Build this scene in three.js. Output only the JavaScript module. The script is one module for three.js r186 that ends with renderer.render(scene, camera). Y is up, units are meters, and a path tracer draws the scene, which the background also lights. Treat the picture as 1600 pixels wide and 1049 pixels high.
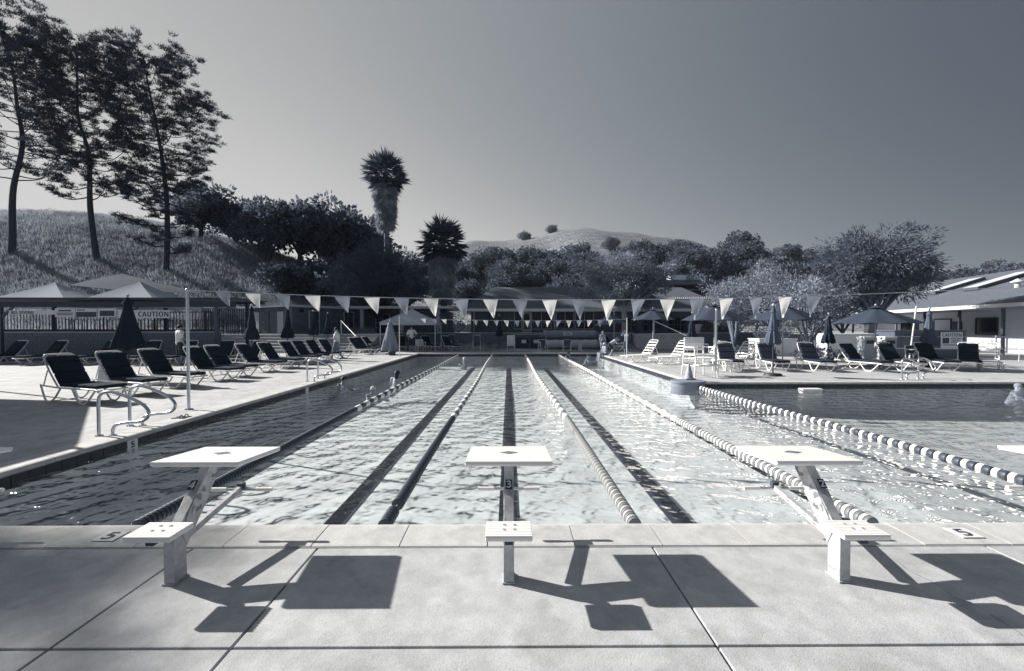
import * as THREE from 'three';
import { mergeGeometries, mergeVertices } from 'three/addons/utils/BufferGeometryUtils.js';
import { RoundedBoxGeometry } from 'three/addons/geometries/RoundedBoxGeometry.js';
import { MarchingCubes } from 'three/addons/objects/MarchingCubes.js';
import { TextGeometry } from 'three/addons/geometries/TextGeometry.js';
import { FontLoader } from 'three/addons/loaders/FontLoader.js';

// ---------- camera, sky, sun, exposure ----------
const scene = new THREE.Scene();
const EYE = 1.65;
const camera = new THREE.PerspectiveCamera(72.84, 1600 / 1049, 0.05, 3000);
camera.position.set(0, EYE, 0);
camera.rotation.order = 'YXZ';
camera.rotation.set(-1.0 * Math.PI / 180, -0.4 * Math.PI / 180, 0);
const renderer = new THREE.WebGLRenderer({ antialias: true });
renderer.setSize(1024, 671);
renderer.toneMapping = THREE.LinearToneMapping;
renderer.toneMappingExposure = 2.1;
renderer.shadowMap.enabled = true;

const TO_SUN = new THREE.Vector3(-0.567, 0.347, -0.24).normalize();
function toneColour(l) {                      // the picture's own blue-to-ivory tone scale, for a linear lightness
  const T = [[0, 0.005, 0.016, 0.045], [0.03, 0.018, 0.032, 0.062], [0.085, 0.065, 0.087, 0.117], [0.136, 0.112, 0.138, 0.168], [0.24, 0.218, 0.243, 0.274], [0.36, 0.343, 0.361, 0.374], [0.42, 0.416, 0.421, 0.428], [0.53, 0.53, 0.53, 0.53], [1, 1.0, 1.0, 0.97]];
  let i = 0; while (i < T.length - 2 && l > T[i + 1][0]) i++;
  const a = T[i], b = T[i + 1], t = Math.min(1, Math.max(0, (l - a[0]) / (b[0] - a[0])));
  return [1, 2, 3].map((k) => a[k] + (b[k] - a[k]) * t);
}
{
  const W = 512, H = 256, data = new Float32Array(W * H * 4), v = new THREE.Vector3();
  for (let r = 0; r < H; r++) for (let c = 0; c < W; c++) {
    const e = ((r + 0.5) / H - 0.5) * Math.PI, a = ((c + 0.5) / W - 0.5) * 2 * Math.PI;
    v.set(Math.cos(e) * Math.cos(a), Math.sin(e), Math.cos(e) * Math.sin(a));
    const g = Math.acos(THREE.MathUtils.clamp(v.dot(TO_SUN), -1, 1)) * 180 / Math.PI, ed = Math.max(0, e) * 180 / Math.PI;
    let l = 0.42 * Math.exp(-Math.pow(g / 75, 2)) * (1 + 4 * Math.exp(-Math.max(ed, 5) / 10)) + 0.012; if (l > 0.5) l = 0.5 + 0.15 * (1 - Math.exp(-(l - 0.5) / 0.15));
    const k = toneColour(l);
    const o = (r * W + c) * 4;
    data[o] = k[0] / 2.1; data[o + 1] = k[1] / 2.1; data[o + 2] = k[2] / 2.1; data[o + 3] = 1;
  }
  const t = new THREE.DataTexture(data, W, H, THREE.RGBAFormat, THREE.FloatType);
  t.mapping = THREE.EquirectangularReflectionMapping; t.magFilter = THREE.LinearFilter; t.minFilter = THREE.LinearFilter; t.needsUpdate = true;
  scene.background = t; scene.environment = t;
}
const sun = new THREE.DirectionalLight(new THREE.Color().setRGB(1, 0.95, 0.87), 4.4);
sun.position.copy(TO_SUN).multiplyScalar(150); sun.target.position.set(0, 0, -20);
sun.position.add(sun.target.position);
sun.castShadow = true; sun.shadow.radius = 1; sun.shadow.mapSize.set(4096, 4096);
Object.assign(sun.shadow.camera, { left: -90, right: 90, top: 90, bottom: -90, near: 1, far: 400 });
scene.add(sun, sun.target);
scene.fog = new THREE.FogExp2(new THREE.Color().setRGB(0.6, 0.65, 0.72), 0.00012);

// ---------- helpers ----------
let seed = 12345;
const rnd = () => { seed = (seed + 0x6D2B79F5) | 0; let t = Math.imul(seed ^ (seed >>> 15), 1 | seed); t = (t + Math.imul(t ^ (t >>> 7), 61 | t)) ^ t; return ((t ^ (t >>> 14)) >>> 0) / 4294967296; };
const rr = (a, b) => a + (b - a) * rnd();
const V = (x, y, z) => new THREE.Vector3(x, y, z);
const W3 = (x, d, y = 0) => V(x, y, -d);                    // across, distance, height -> world
const sx = (px, d) => (px - 795) * d / 711, sy = (py, d) => EYE - (py - 512) * d / 711;   // surveyed bearing at a known distance -> metres
const lerp = THREE.MathUtils.lerp, clamp = THREE.MathUtils.clamp;
const sstep = (a, b, x) => { const t = clamp((x - a) / (b - a), 0, 1); return t * t * (3 - 2 * t); };
const taken = {};
function numbered(n) { const k = taken[n] = (taken[n] ?? -1) + 1; return k ? n + '_' + String(k).padStart(3, '0') : n; }
function tag(o, label, category, group, kind) { o.userData = { ...(label && { label }), ...(category && { category }), ...(group && { group }), ...(kind && { kind }) }; return o; }
function thing(name, label, category, group, pos, turn = 0) {
  const g = new THREE.Group(); g.name = numbered(name); tag(g, label, category, group);
  if (pos) g.position.copy(pos); g.rotation.y = turn; scene.add(g); return g;
}
function copyOf(root, label, pos, turn = 0) { const c = root.clone(); c.name = numbered(root.name.replace(/_\d{3}$/, '')); c.userData = { ...root.userData, label }; c.position.copy(pos); c.rotation.y = turn; scene.add(c); return c; }
function part(name, geo, mat, parent) { const m = new THREE.Mesh(geo, mat); m.name = name; parent.add(m); return m; }
function struct(name, geo, mat, label) { const m = new THREE.Mesh(geo, mat); m.name = numbered(name); tag(m, label, null, null, 'structure'); scene.add(m); return m; }
function structGroup(name, label) { const g = new THREE.Group(); g.name = numbered(name); tag(g, label, null, null, 'structure'); scene.add(g); return g; }
function merge(list) {
  const l = list.map((g) => { const h = g.index ? g.toNonIndexed() : g; for (const k of Object.keys(h.attributes)) if (!['position', 'normal', 'uv'].includes(k)) h.deleteAttribute(k); if (!h.attributes.uv) h.setAttribute('uv', new THREE.BufferAttribute(new Float32Array(h.attributes.position.count * 2), 2)); return h; });
  return mergeGeometries(l);
}
const box = (w, h, d, x = 0, y = 0, z = 0) => new THREE.BoxGeometry(w, h, d).translate(x, y, z);
const rbox = (w, h, d, r, x = 0, y = 0, z = 0, s = 2) => new RoundedBoxGeometry(w, h, d, s, Math.min(r, w / 2.01, h / 2.01, d / 2.01)).translate(x, y, z);
function rod(a, b, r, r2 = r, n = 8) {
  const d = b.clone().sub(a), g = new THREE.CylinderGeometry(r2, r, d.length(), n);
  g.applyQuaternion(new THREE.Quaternion().setFromUnitVectors(V(0, 1, 0), d.clone().normalize()));
  const c = a.clone().add(b).multiplyScalar(0.5); return g.translate(c.x, c.y, c.z);
}
const pipe = (pts, r, n = 24, rad = 8, tension = 0.5) => new THREE.TubeGeometry(new THREE.CatmullRomCurve3(pts, false, 'catmullrom', tension), n, r, rad, false);
function beam(a, b, w, h) {      // box beam between two points
  const d = b.clone().sub(a), g = new THREE.BoxGeometry(w, h, d.length());
  g.lookAt ? g.lookAt(d) : 0; const c = a.clone().add(b).multiplyScalar(0.5); return g.translate(c.x, c.y, c.z);
}
function planUV(g, s = 1) { const p = g.attributes.position, u = new Float32Array(p.count * 2); for (let i = 0; i < p.count; i++) { u[i * 2] = p.getX(i) * s; u[i * 2 + 1] = -p.getZ(i) * s; } g.setAttribute('uv', new THREE.BufferAttribute(u, 2)); return g; }
function boxUV(g, s = 1) {       // uv in metres by the way each face points
  if (g.index) g = g.toNonIndexed(); g.computeVertexNormals(); const p = g.attributes.position, n = g.attributes.normal, u = new Float32Array(p.count * 2);
  for (let i = 0; i < p.count; i++) { const ax = Math.abs(n.getX(i)), ay = Math.abs(n.getY(i)), az = Math.abs(n.getZ(i)); const [a, b] = ay > ax && ay > az ? [p.getX(i), -p.getZ(i)] : ax > az ? [p.getZ(i), p.getY(i)] : [p.getX(i), p.getY(i)]; u[i * 2] = a * s; u[i * 2 + 1] = b * s; }
  g.setAttribute('uv', new THREE.BufferAttribute(u, 2)); return g;
}
// tileable value noise
const NT = new Float32Array(65536); for (let i = 0; i < 65536; i++) NT[i] = rnd();
function vnoise(x, y, per) { const xi = Math.floor(x), yi = Math.floor(y), fx = x - xi, fy = y - yi, u = fx * fx * (3 - 2 * fx), v = fy * fy * (3 - 2 * fy); const h = (a, b) => NT[((((a % per) + per) % per) * 157 + (((b % per) + per) % per) * 7919) & 65535]; return lerp(lerp(h(xi, yi), h(xi + 1, yi), u), lerp(h(xi, yi + 1), h(xi + 1, yi + 1), u), v); }
function fbm(u, v, per, oct = 4, gain = 0.5) { let s = 0, a = 1, t = 0; for (let o = 0; o < oct; o++) { s += a * vnoise(u * per, v * per, per); t += a; a *= gain; per *= 2; u += 0.137; v += 0.271; } return s / t; }
function tex(n, fn, srgb = false, rep = 1) {
  const d = new Uint8Array(n * n * 4);
  for (let y = 0; y < n; y++) for (let x = 0; x < n; x++) { const c = fn(x / n, y / n, x, y), o = (y * n + x) * 4; if (typeof c === 'number') { d[o] = d[o + 1] = d[o + 2] = clamp(c * 255, 0, 255); } else { d[o] = clamp(c[0] * 255, 0, 255); d[o + 1] = clamp(c[1] * 255, 0, 255); d[o + 2] = clamp(c[2] * 255, 0, 255); } d[o + 3] = 255; }
  const t = new THREE.DataTexture(d, n, n); t.wrapS = t.wrapT = THREE.RepeatWrapping; t.magFilter = THREE.LinearFilter; t.minFilter = THREE.LinearMipmapLinearFilter; t.generateMipmaps = true; if (srgb) t.colorSpace = THREE.SRGBColorSpace; t.repeat.set(rep, rep); t.needsUpdate = true; return t;
}
function tint(l) { const k = Math.pow(clamp(l / 0.8, 0, 1), 0.34); return [l * (0.54 + 0.46 * k), l * (0.93 + 0.07 * k), l * (1.75 - 0.75 * k)]; }
function cloth(l, opts = {}) { return new THREE.MeshPhysicalMaterial({ color: new THREE.Color().setRGB(...tint(l)), roughness: 1, specularIntensity: 0.15, side: THREE.DoubleSide, ...opts }); }
function mat(l, rough = 0.8, opts = {}) { const c = tint(l); return new THREE.MeshStandardMaterial({ color: new THREE.Color().setRGB(...c), roughness: rough, side: THREE.DoubleSide, ...opts }); }

function thinMat(l, through, opts = {}) { return new THREE.MeshPhysicalMaterial({ color: new THREE.Color().setRGB(...tint(l)), roughness: 1, specularIntensity: 0.4, transmission: through, thickness: 0, side: THREE.DoubleSide, ...opts }); }
// ---------- materials ----------
const grainTex = tex(512, (u, v) => 0.55 + 0.45 * fbm(u, v, 64, 3, 0.7));
const concreteMap = tex(1024, (u, v, x, y) => {
  const big = fbm(u, v, 4, 5, 0.55), mid = fbm(u + 0.3, v + 0.7, 24, 4, 0.6), stain = sstep(0.56, 0.72, fbm(u + 0.5, v + 0.1, 7, 5, 0.6)), sp = NT[(x * 131 + y * 7177) & 65535];
  return clamp(0.82 + 0.16 * (big - 0.5) + 0.16 * (mid - 0.5) - 0.05 * stain + (sp - 0.5) * 0.10 - (sp < 0.012 ? 0.25 : 0), 0, 1);
}, true, 0.4);
const concreteBump = tex(512, (u, v, x, y) => 0.5 * fbm(u, v, 96, 3, 0.8) + 0.3 * NT[(x * 337 + y * 911) & 65535] + 0.2 * fbm(u, v, 12, 3), false, 1.2);
const M = {
  concrete: mat(0.64, 0.88, { map: concreteMap, bumpMap: concreteBump, bumpScale: 0.0025 }),
  coping: mat(0.74, 0.85, { map: concreteMap, bumpMap: concreteBump, bumpScale: 0.0035 }),
  plaster: mat(0.7, 0.8, { map: tex(512, (u, v) => 0.9 + 0.2 * (fbm(u, v, 5, 5, 0.6) - 0.5), true, 0.5) }),
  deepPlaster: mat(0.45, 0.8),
  tileDark: mat(0.02, 0.5), tileMarker: mat(0.7, 0.3), grout: mat(0.3, 0.9), laneTile: mat(0.035, 0.5),
  whitePlastic: mat(0.8, 0.45, { bumpMap: grainTex, bumpScale: 0.0006 }), whitePaint: mat(0.78, 0.5), whiteMetal: mat(0.72, 0.4),
  steel: mat(0.55, 0.28, { metalness: 0.85 }), steelWorn: mat(0.62, 0.55, { metalness: 0.1, map: tex(256, (u, v) => 0.85 + 0.3 * (fbm(u, v, 10, 4, 0.6) - 0.5) - 0.3 * sstep(0.62, 0.7, fbm(u + 0.4, v, 6, 5, 0.6)), true, 2) }),
  dark: mat(0.03, 0.6), black: mat(0.02, 0.6), navyCloth: cloth(0.034, { bumpMap: grainTex, bumpScale: 0.001 }), navyTop: cloth(0.036, { bumpMap: grainTex, bumpScale: 0.001 }),
  greyCloth: cloth(0.1), tentCloth: cloth(0.42), sailCloth: cloth(0.05), beigeCloth: cloth(0.3), umbrellaDark: cloth(0.036), umbrellaMid: cloth(0.06), umbrellaGrey: cloth(0.11),
  flagWhite: thinMat(0.85, 0.4), flagGrey: thinMat(0.34, 0.35), string: mat(0.4, 0.8),
  floatDark: mat(0.05, 0.5), floatMid: mat(0.24, 0.5), floatWhite: mat(0.8, 0.5), floatGrey: mat(0.3, 0.5), cable: mat(0.3, 0.5),
  wallPaint: mat(0.2, 0.9, { map: tex(256, (u, v) => 0.88 + 0.24 * (fbm(u, v, 6, 4) - 0.5), true, 0.3) }), wallLight: mat(0.6, 0.85), wallMid: mat(0.13, 0.9), blockWall: mat(0.17, 0.95, { bumpMap: concreteBump, bumpScale: 0.003 }), mortar: mat(0.12, 0.95),
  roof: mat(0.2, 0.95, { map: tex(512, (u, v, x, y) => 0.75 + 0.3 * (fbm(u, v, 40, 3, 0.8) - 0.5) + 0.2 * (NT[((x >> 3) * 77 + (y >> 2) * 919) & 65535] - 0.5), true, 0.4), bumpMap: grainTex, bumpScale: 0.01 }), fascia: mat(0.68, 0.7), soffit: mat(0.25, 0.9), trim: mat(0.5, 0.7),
  glass: mat(0.015, 0.06), doorDark: mat(0.045, 0.6), doorLight: mat(0.5, 0.7), iron: mat(0.026, 0.6), wood: mat(0.1, 0.85), woodDark: mat(0.05, 0.9), signWhite: mat(0.6, 0.7), ink: mat(0.03, 0.8), signDark: mat(0.06, 0.8),
  cabinet: mat(0.09, 0.6), cover: mat(0.22, 0.7), coverLight: mat(0.45, 0.7), cone: mat(0.36, 0.6), galv: mat(0.4, 0.5, { metalness: 0.4 }),
  bark: mat(0.05, 0.95, { bumpMap: grainTex, bumpScale: 0.02 }), barkPale: mat(0.16, 0.95, { bumpMap: grainTex, bumpScale: 0.02 }), barkWhite: mat(0.4, 0.9),
  skin: mat(0.32, 0.6), skinDark: mat(0.2, 0.6), hairDark: mat(0.012, 0.7), hairFair: mat(0.2, 0.7), shirtWhite: mat(0.65, 0.9), shirtGrey: mat(0.3, 0.9), shortsDark: mat(0.03, 0.9), shortsMid: mat(0.2, 0.9), capWhite: mat(0.7, 0.5),
};
const leafMat = (l) => thinMat(l, 0.3, { vertexColors: true });
const L = { pine: leafMat(0.05), oak: thinMat(0.14, 0.45, { vertexColors: true }), oakFar: leafMat(0.125), willow: leafMat(0.105), willowPale: leafMat(0.25), olive: leafMat(0.27), palm: leafMat(0.09), palmDead: leafMat(0.42), shrub: leafMat(0.14), grass: leafMat(0.42) };
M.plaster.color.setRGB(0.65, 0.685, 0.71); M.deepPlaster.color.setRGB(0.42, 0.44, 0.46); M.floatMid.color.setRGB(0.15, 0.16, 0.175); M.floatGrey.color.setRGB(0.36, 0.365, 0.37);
const font = await new FontLoader().loadAsync('fonts/droid/droid_sans_bold.typeface.json');
function lettering(str, size, depth = 0.002) { const g = new TextGeometry(str, { font, size, depth, curveSegments: 3 }); g.computeBoundingBox(); const b = g.boundingBox; return g.translate(-(b.min.x + b.max.x) / 2, -(b.min.y + b.max.y) / 2, 0); }
// ---------- ground and pool ----------
let groundAt;
const hillTable = [[-160, 23], [-110, 21], [-73, 19.4], [-60, 18.4], [-52, 17.2], [-42, 14.6], [-31, 10.6], [-20, 5.6], [-8, 2], [5, 0.8], [400, 0.8]];
function table(t, x) { if (x <= t[0][0]) return t[0][1]; for (let i = 1; i < t.length; i++) if (x <= t[i][0]) return lerp(t[i - 1][1], t[i][1], (x - t[i - 1][0]) / (t[i][0] - t[i - 1][0])); return t[t.length - 1][1]; }
const midCrest = [[-0.5, 0.12], [-0.25, 0.135], [-0.06, 0.132], [0.05, 0.118], [0.15, 0.124], [0.28, 0.138], [0.42, 0.15], [0.55, 0.14], [0.8, 0.115], [1.2, 0.1]];
const farCrest = [[-0.5, 0.12], [-0.1, 0.175], [0.05, 0.192], [0.17, 0.214], [0.25, 0.205], [0.35, 0.195], [0.5, 0.16], [0.7, 0.14], [1.2, 0.12]];
function groundH(x, d) {
  if (d < 30) { if (x > -35 && x < 40) return -4; }
  const near = sstep(36, 78, d), s = x / Math.max(d, 30);
  let h = -0.2 + 1.2 * sstep(33, 37, d) * sstep(34, 30, Math.abs(x + 2) > 30 ? 40 : 0);
  h = Math.max(h, table(hillTable, x * 75 / Math.max(75, d)) * near * (d > 75 ? 1 : 1));
  const e1 = table(midCrest, s) * 190 * sstep(70, 190, d), e2 = table(farCrest, s) * 420 * sstep(200, 420, d);
  h = Math.max(h, Math.min(e1, table(midCrest, s) * 190), e2);
  const n = (fbm(x * 0.0004 + 7, d * 0.0004 + 3, 64, 2) - 0.5);
  return h + n * 2.6 * sstep(38, 70, d) + n * 10 * sstep(120, 300, d);
}
{
  const xs = [], ds = [];
  for (let i = -60; i <= 60; i++) { const t = i / 60; xs.push(Math.sign(t) * (70 * Math.abs(t) + 900 * Math.pow(Math.abs(t), 4))); }
  for (let i = 0; i <= 170; i++) { const t = i / 170; ds.push(-40 + 190 * t + 1000 * Math.pow(t, 4)); }
  const pos = [], idx = [];
  for (const d of ds) for (const x of xs) pos.push(x, groundH(x, d), -d);
  const n = xs.length;
  for (let j = 0; j < ds.length - 1; j++) for (let i = 0; i < n - 1; i++) { const a = j * n + i; idx.push(a, a + 1, a + n, a + 1, a + n + 1, a + n); }
  const g = new THREE.BufferGeometry(); g.setAttribute('position', new THREE.Float32BufferAttribute(pos, 3)); g.setIndex(idx); g.computeVertexNormals(); planUV(g);
  const grassMap = tex(1024, (u, v) => clamp(0.72 + 0.7 * (fbm(u, v, 12, 5, 0.7) - 0.5) + 0.35 * (fbm(u, v, 90, 2, 0.7) - 0.5), 0, 1), true, 0.06);
  groundAt = (x, d) => { let i = 0, j = 0; while (i < xs.length - 2 && xs[i + 1] < x) i++; while (j < ds.length - 2 && ds[j + 1] < d) j++; const u = clamp((x - xs[i]) / (xs[i + 1] - xs[i]), 0, 1), v = clamp((d - ds[j]) / (ds[j + 1] - ds[j]), 0, 1), h = (a, b) => pos[((j + b) * n + i + a) * 3 + 1]; return lerp(lerp(h(0, 0), h(1, 0), u), lerp(h(0, 1), h(1, 1), u), v); };
  struct('terrain', g, mat(0.42, 1, { map: grassMap, bumpMap: grassMap, bumpScale: 0.25 }), 'dry grassy hills behind the pool');
}
const PX0 = -5.75, PX1 = 5.6, PD0 = 3.78, PD1 = 29, WX1 = 24, WD1 = 13.64, CW = 0.39, WATER = -0.13, FLOOR = -0.8, DEEP = -1.2;
function flat(pts, holes, y, m, name, label) {
  const s = new THREE.Shape(pts.map(([x, d]) => new THREE.Vector2(x, d))); for (const h of holes) s.holes.push(new THREE.Path(h.map(([x, d]) => new THREE.Vector2(x, d))));
  const g = new THREE.ShapeGeometry(s); g.rotateX(-Math.PI / 2); g.translate(0, y, 0); planUV(g);
  const n = g.attributes.normal; for (let i = 0; i < n.count; i++) n.setXYZ(i, 0, 1, 0);
  return struct(name, g, m, label);
}
const poolOut = [[PX0 - CW, PD0], [PX0 - CW, PD1 + CW], [PX1 + CW, PD1 + CW], [PX1 + CW, WD1 + CW], [WX1 + CW, WD1 + CW], [WX1 + CW, PD0]];
flat([[-45, 3.388], [-45, 36], [55, 36], [55, 3.388]], [poolOut.map(([x, d]) => [x, d === PD0 ? 3.395 : d])], 0, M.concrete, 'pool_deck', 'pale concrete deck around the pool');
flat([[-45, -12], [-45, 3.39], [55, 3.39], [55, -12]], [], -0.05, M.grout, 'slab_bed', 'dark joint bed between the concrete slabs');
// slabs of the near deck
{
  const g = structGroup('near_deck_paving', 'concrete slabs in front of the pool end');
  const cols = [-12, -9.2, -6.6, -3.95, -2.36, -1.43, 1.08, 3.6, 6.1, 8.6, 11.1, 14, 17, 20, 25], rows = [[2.33, 3.385], [0.1, 2.315], [-2.5, 0.085], [-6, -2.515]];
  for (const [d0, d1] of rows) for (let i = 0; i < cols.length - 1; i++) {
    const w = cols[i + 1] - cols[i] - 0.012, ddp = d1 - d0, s = rbox(w, 0.05, ddp, 0.007, (cols[i] + cols[i + 1]) / 2, -0.0255, -(d0 + d1) / 2, 2);
    part('slab', planUV(s), M.concrete, g);
  }
}
// a hairline crack in the right-hand slab
{
  const g = scene.getObjectByName('near_deck_paving'), pos = [], idx = []; let x = 2.72, d = 3.3;
  for (let i = 0; i <= 40; i++) { const w = 0.0016 * (0.5 + rnd()); pos.push(x - w, 0.0006, -d, x + w, 0.0006, -d); x += rr(-0.012, 0.014); d -= 0.024; if (i < 40) idx.push(i * 2, i * 2 + 1, i * 2 + 2, i * 2 + 1, i * 2 + 3, i * 2 + 2); }
  const q = new THREE.BufferGeometry(); q.setAttribute('position', new THREE.Float32BufferAttribute(pos, 3)); q.setIndex(idx); q.computeVertexNormals(); part('hairline_crack', q, M.signDark, g);
}
// coping stones
{
  const g = structGroup('pool_coping', 'rough pale coping stones round the pool');
  const prof = new THREE.Shape(); prof.moveTo(0, -0.055); prof.lineTo(CW - 0.01, -0.055); prof.lineTo(CW - 0.01, 0.004); prof.lineTo(CW - 0.03, 0.008); prof.lineTo(0.05, 0.014); prof.quadraticCurveTo(-0.012, 0.012, -0.016, -0.02); prof.quadraticCurveTo(-0.014, -0.045, 0, -0.055);
  const stone = (len) => boxUV(new THREE.ExtrudeGeometry(prof, { depth: len - 0.008, bevelEnabled: false, curveSegments: 4 }));
  function run(ax, ad, bx, bd, turn, step) {
    const len = Math.hypot(bx - ax, bd - ad), n = Math.round(len / step), l = len / n, geo = stone(l);
    for (let i = 0; i < n; i++) { const t = i / n, m = part('coping_stone', geo, M.coping, g); m.position.set(lerp(ax, bx, t), rr(-0.002, 0.002), -lerp(ad, bd, t)); m.rotation.y = turn; }
  }
  // profile x points away from the water, extrusion runs along local z
  run(WX1 + CW, PD0, PX0 - CW, PD0, Math.PI / 2 + Math.PI, 0.66);
  for (const c of g.children) c.rotation.y = -Math.PI / 2;
  const k0 = g.children.length;
  run(PX0, PD1, PX0, PD0, Math.PI, 0.66);
  g.children.slice(k0).forEach((c) => { c.rotation.y = Math.PI; c.position.z += 0; });
  const k1 = g.children.length; run(PX0 - CW, PD1, PX1 + CW, PD1, Math.PI / 2, 0.66); g.children.slice(k1).forEach((c) => (c.rotation.y = Math.PI / 2));
  const k2 = g.children.length; run(PX1, WD1 + 0.02, PX1, PD1, 0, 0.66); g.children.slice(k2).forEach((c) => { c.rotation.y = 0; c.position.z -= 0.64; });
  const k3 = g.children.length; run(PX1 + 0.02, WD1, WX1, WD1, Math.PI / 2, 0.66); g.children.slice(k3).forEach((c) => (c.rotation.y = Math.PI / 2));
}
// walls and floors
{
  const w = [];
  const wall = (x0, d0, x1, d1, y0, y1) => w.push(box(Math.max(0.2, Math.abs(x1 - x0)), y1 - y0, Math.max(0.2, Math.abs(d1 - d0)), (x0 + x1) / 2, (y0 + y1) / 2, -(d0 + d1) / 2));
  const T = -0.057;
  wall(PX0 - 0.2, PD0 - 0.2, PX0, PD1 + 0.2, DEEP, T); wall(PX0, PD1, PX1 + 0.2, PD1 + 0.2, DEEP, T); wall(PX0, PD0 - 0.2, WX1 + 0.2, PD0, DEEP, T);
  wall(PX1, WD1, PX1 + 0.2, PD1, DEEP, T); wall(PX1 + 0.2, WD1, WX1, WD1 + 0.2, DEEP, T); wall(WX1, PD0, WX1 + 0.2, WD1 + 0.2, DEEP, T);
  struct('pool_wall', boxUV(merge(w)), M.plaster, 'plaster pool walls below the coping');
  flat([[PX0, PD0], [PX0, PD1], [PX1, PD1], [PX1, PD0]], [], FLOOR, M.plaster, 'pool_floor', 'white plaster floor of the lap lanes');
  const g = new THREE.BufferGeometry(); g.setAttribute('position', new THREE.Float32BufferAttribute([PX1, FLOOR, -PD0, PX1 + 4.5, -1.0, -PD0, PX1 + 4.5, -1.0, -WD1, PX1, FLOOR, -WD1, PX1 + 4.5, -1.0, -PD0, WX1, DEEP, -PD0, WX1, DEEP, -WD1, PX1 + 4.5, -1.0, -WD1], 3)); g.setIndex([0, 1, 2, 0, 2, 3, 4, 5, 6, 4, 6, 7]); g.computeVertexNormals(); planUV(g);
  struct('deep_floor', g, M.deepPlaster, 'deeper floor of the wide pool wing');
}
// lane lines on the floor: tiles near, one strip beyond
for (let k = -2; k <= 2; k++) {
  const X = k * 2.174, g = structGroup('floor_lane_line', 'dark tiled lane line on the pool floor, number ' + (k + 3) + ' from the left wall');
  const tg = box(0.13, 0.008, 0.13), near = 4.35, far = 8.2;
  for (let d = near; d < far; d += 0.135) for (const o of [-0.067, 0.067]) { const m = part('tile', tg, M.laneTile, g); m.position.set(X + o, FLOOR + 0.004, -d); }
  for (let i = -3; i <= 3; i++) { const m = part('tile', tg, M.laneTile, g); m.position.set(X + i * 0.134, FLOOR + 0.004, -near + 0.135); }
  part('strip', box(0.265, 0.008, 27.3 - far, X, FLOOR + 0.004, -(27.3 + far) / 2), M.laneTile, g);
  part('cross_strip', box(0.9, 0.008, 0.26, X, FLOOR + 0.004, -27.44), M.laneTile, g);
}
// waterline tiles: along the left wall, far end, right wall and wing
{
  const g = structGroup('waterline_tiles', 'dark glazed tile band at the waterline');
  const tg = box(0.012, 0.15, 0.19);
  for (let i = 0; i < 62; i++) { const m = part('tile', tg, i === 15 || i === 45 ? M.tileMarker : M.tileDark, g); m.position.set(PX0 + 0.006, -0.135, -(3.95 + i * 0.2)); }
  const rest = part('tile_band', merge([box(0.012, 0.15, PD1 - 16.3, PX0 + 0.006, -0.135, -(PD1 + 16.3) / 2), box(PX1 - PX0 - 0.03, 0.15, 0.012, (PX0 + PX1) / 2, -0.135, -(PD1 - 0.006)), box(0.012, 0.15, PD1 - WD1 - 0.03, PX1 - 0.006, -0.135, -(PD1 + WD1) / 2)]), M.tileDark, g);
  rest.userData.kind = 'stuff';
  const t2 = box(0.29, 0.15, 0.012); for (let x = PX1 + 0.2; x < WX1 - 0.2; x += 0.3) { const m = part('tile', t2, M.tileDark, g); m.position.set(x, -0.135, -(WD1 - 0.006)); }
  const five = part('depth_number', lettering('5', 0.1), M.ink, g); five.rotation.y = Math.PI / 2; five.position.set(PX0 + 0.013, -0.13, -6.95);
}
// water surface
{
  const N = 1024, TILE = 5.2, waves = [];
  for (let i = 0; i < 46; i++) {
    const lam = 0.075 * Math.pow(8, rnd()), k = TILE / lam, th = rr(0, Math.PI * 2) , kx = Math.round(k * Math.cos(th)), ky = Math.round(k * Math.sin(th)), kk = Math.hypot(kx, ky) || 1;
    waves.push({ kx, ky, p: rnd() * 6.283, q: rnd() * 6.283, mx: Math.round(rr(-3, 3)), my: Math.round(rr(-3, 3)), s: 0.062 * Math.pow(lam / 0.3, 0.1), ux: kx / kk, uy: ky / kk });
  }
  const d = new Uint8Array(N * N * 4);
  for (let y = 0; y < N; y++) for (let x = 0; x < N; x++) {
    const u = x / N * 6.2831853, v = y / N * 6.2831853; let gx = 0, gy = 0;
    for (const w of waves) { const c = Math.cos(w.kx * u + w.ky * v + w.p + 1.1 * Math.sin(w.mx * u + w.my * v + w.q)) * w.s; gx += c * w.ux; gy += c * w.uy; }
    const l = Math.hypot(gx, gy, 1), o = (y * N + x) * 4; d[o] = (-gx / l * 0.5 + 0.5) * 255; d[o + 1] = (-gy / l * 0.5 + 0.5) * 255; d[o + 2] = (1 / l * 0.5 + 0.5) * 255; d[o + 3] = 255;
  }
  const t = new THREE.DataTexture(d, N, N); t.wrapS = t.wrapT = THREE.RepeatWrapping; t.magFilter = THREE.LinearFilter; t.minFilter = THREE.LinearMipmapLinearFilter; t.generateMipmaps = true; t.repeat.set(1 / TILE, 1 / TILE); t.needsUpdate = true;
  const wm = new THREE.MeshPhysicalMaterial({ color: new THREE.Color().setRGB(0.96, 0.975, 0.985), roughness: 0.06, transmission: 1, thickness: 0, ior: 1.33, normalMap: t, normalScale: new THREE.Vector2(1, 1) });
  flat([[PX0, PD0], [PX0, PD1], [PX1, PD1], [PX1, WD1], [WX1, WD1], [WX1, PD0]], [], WATER, wm, 'pool_water', 'rippling clear water of the pool');
}
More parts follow.
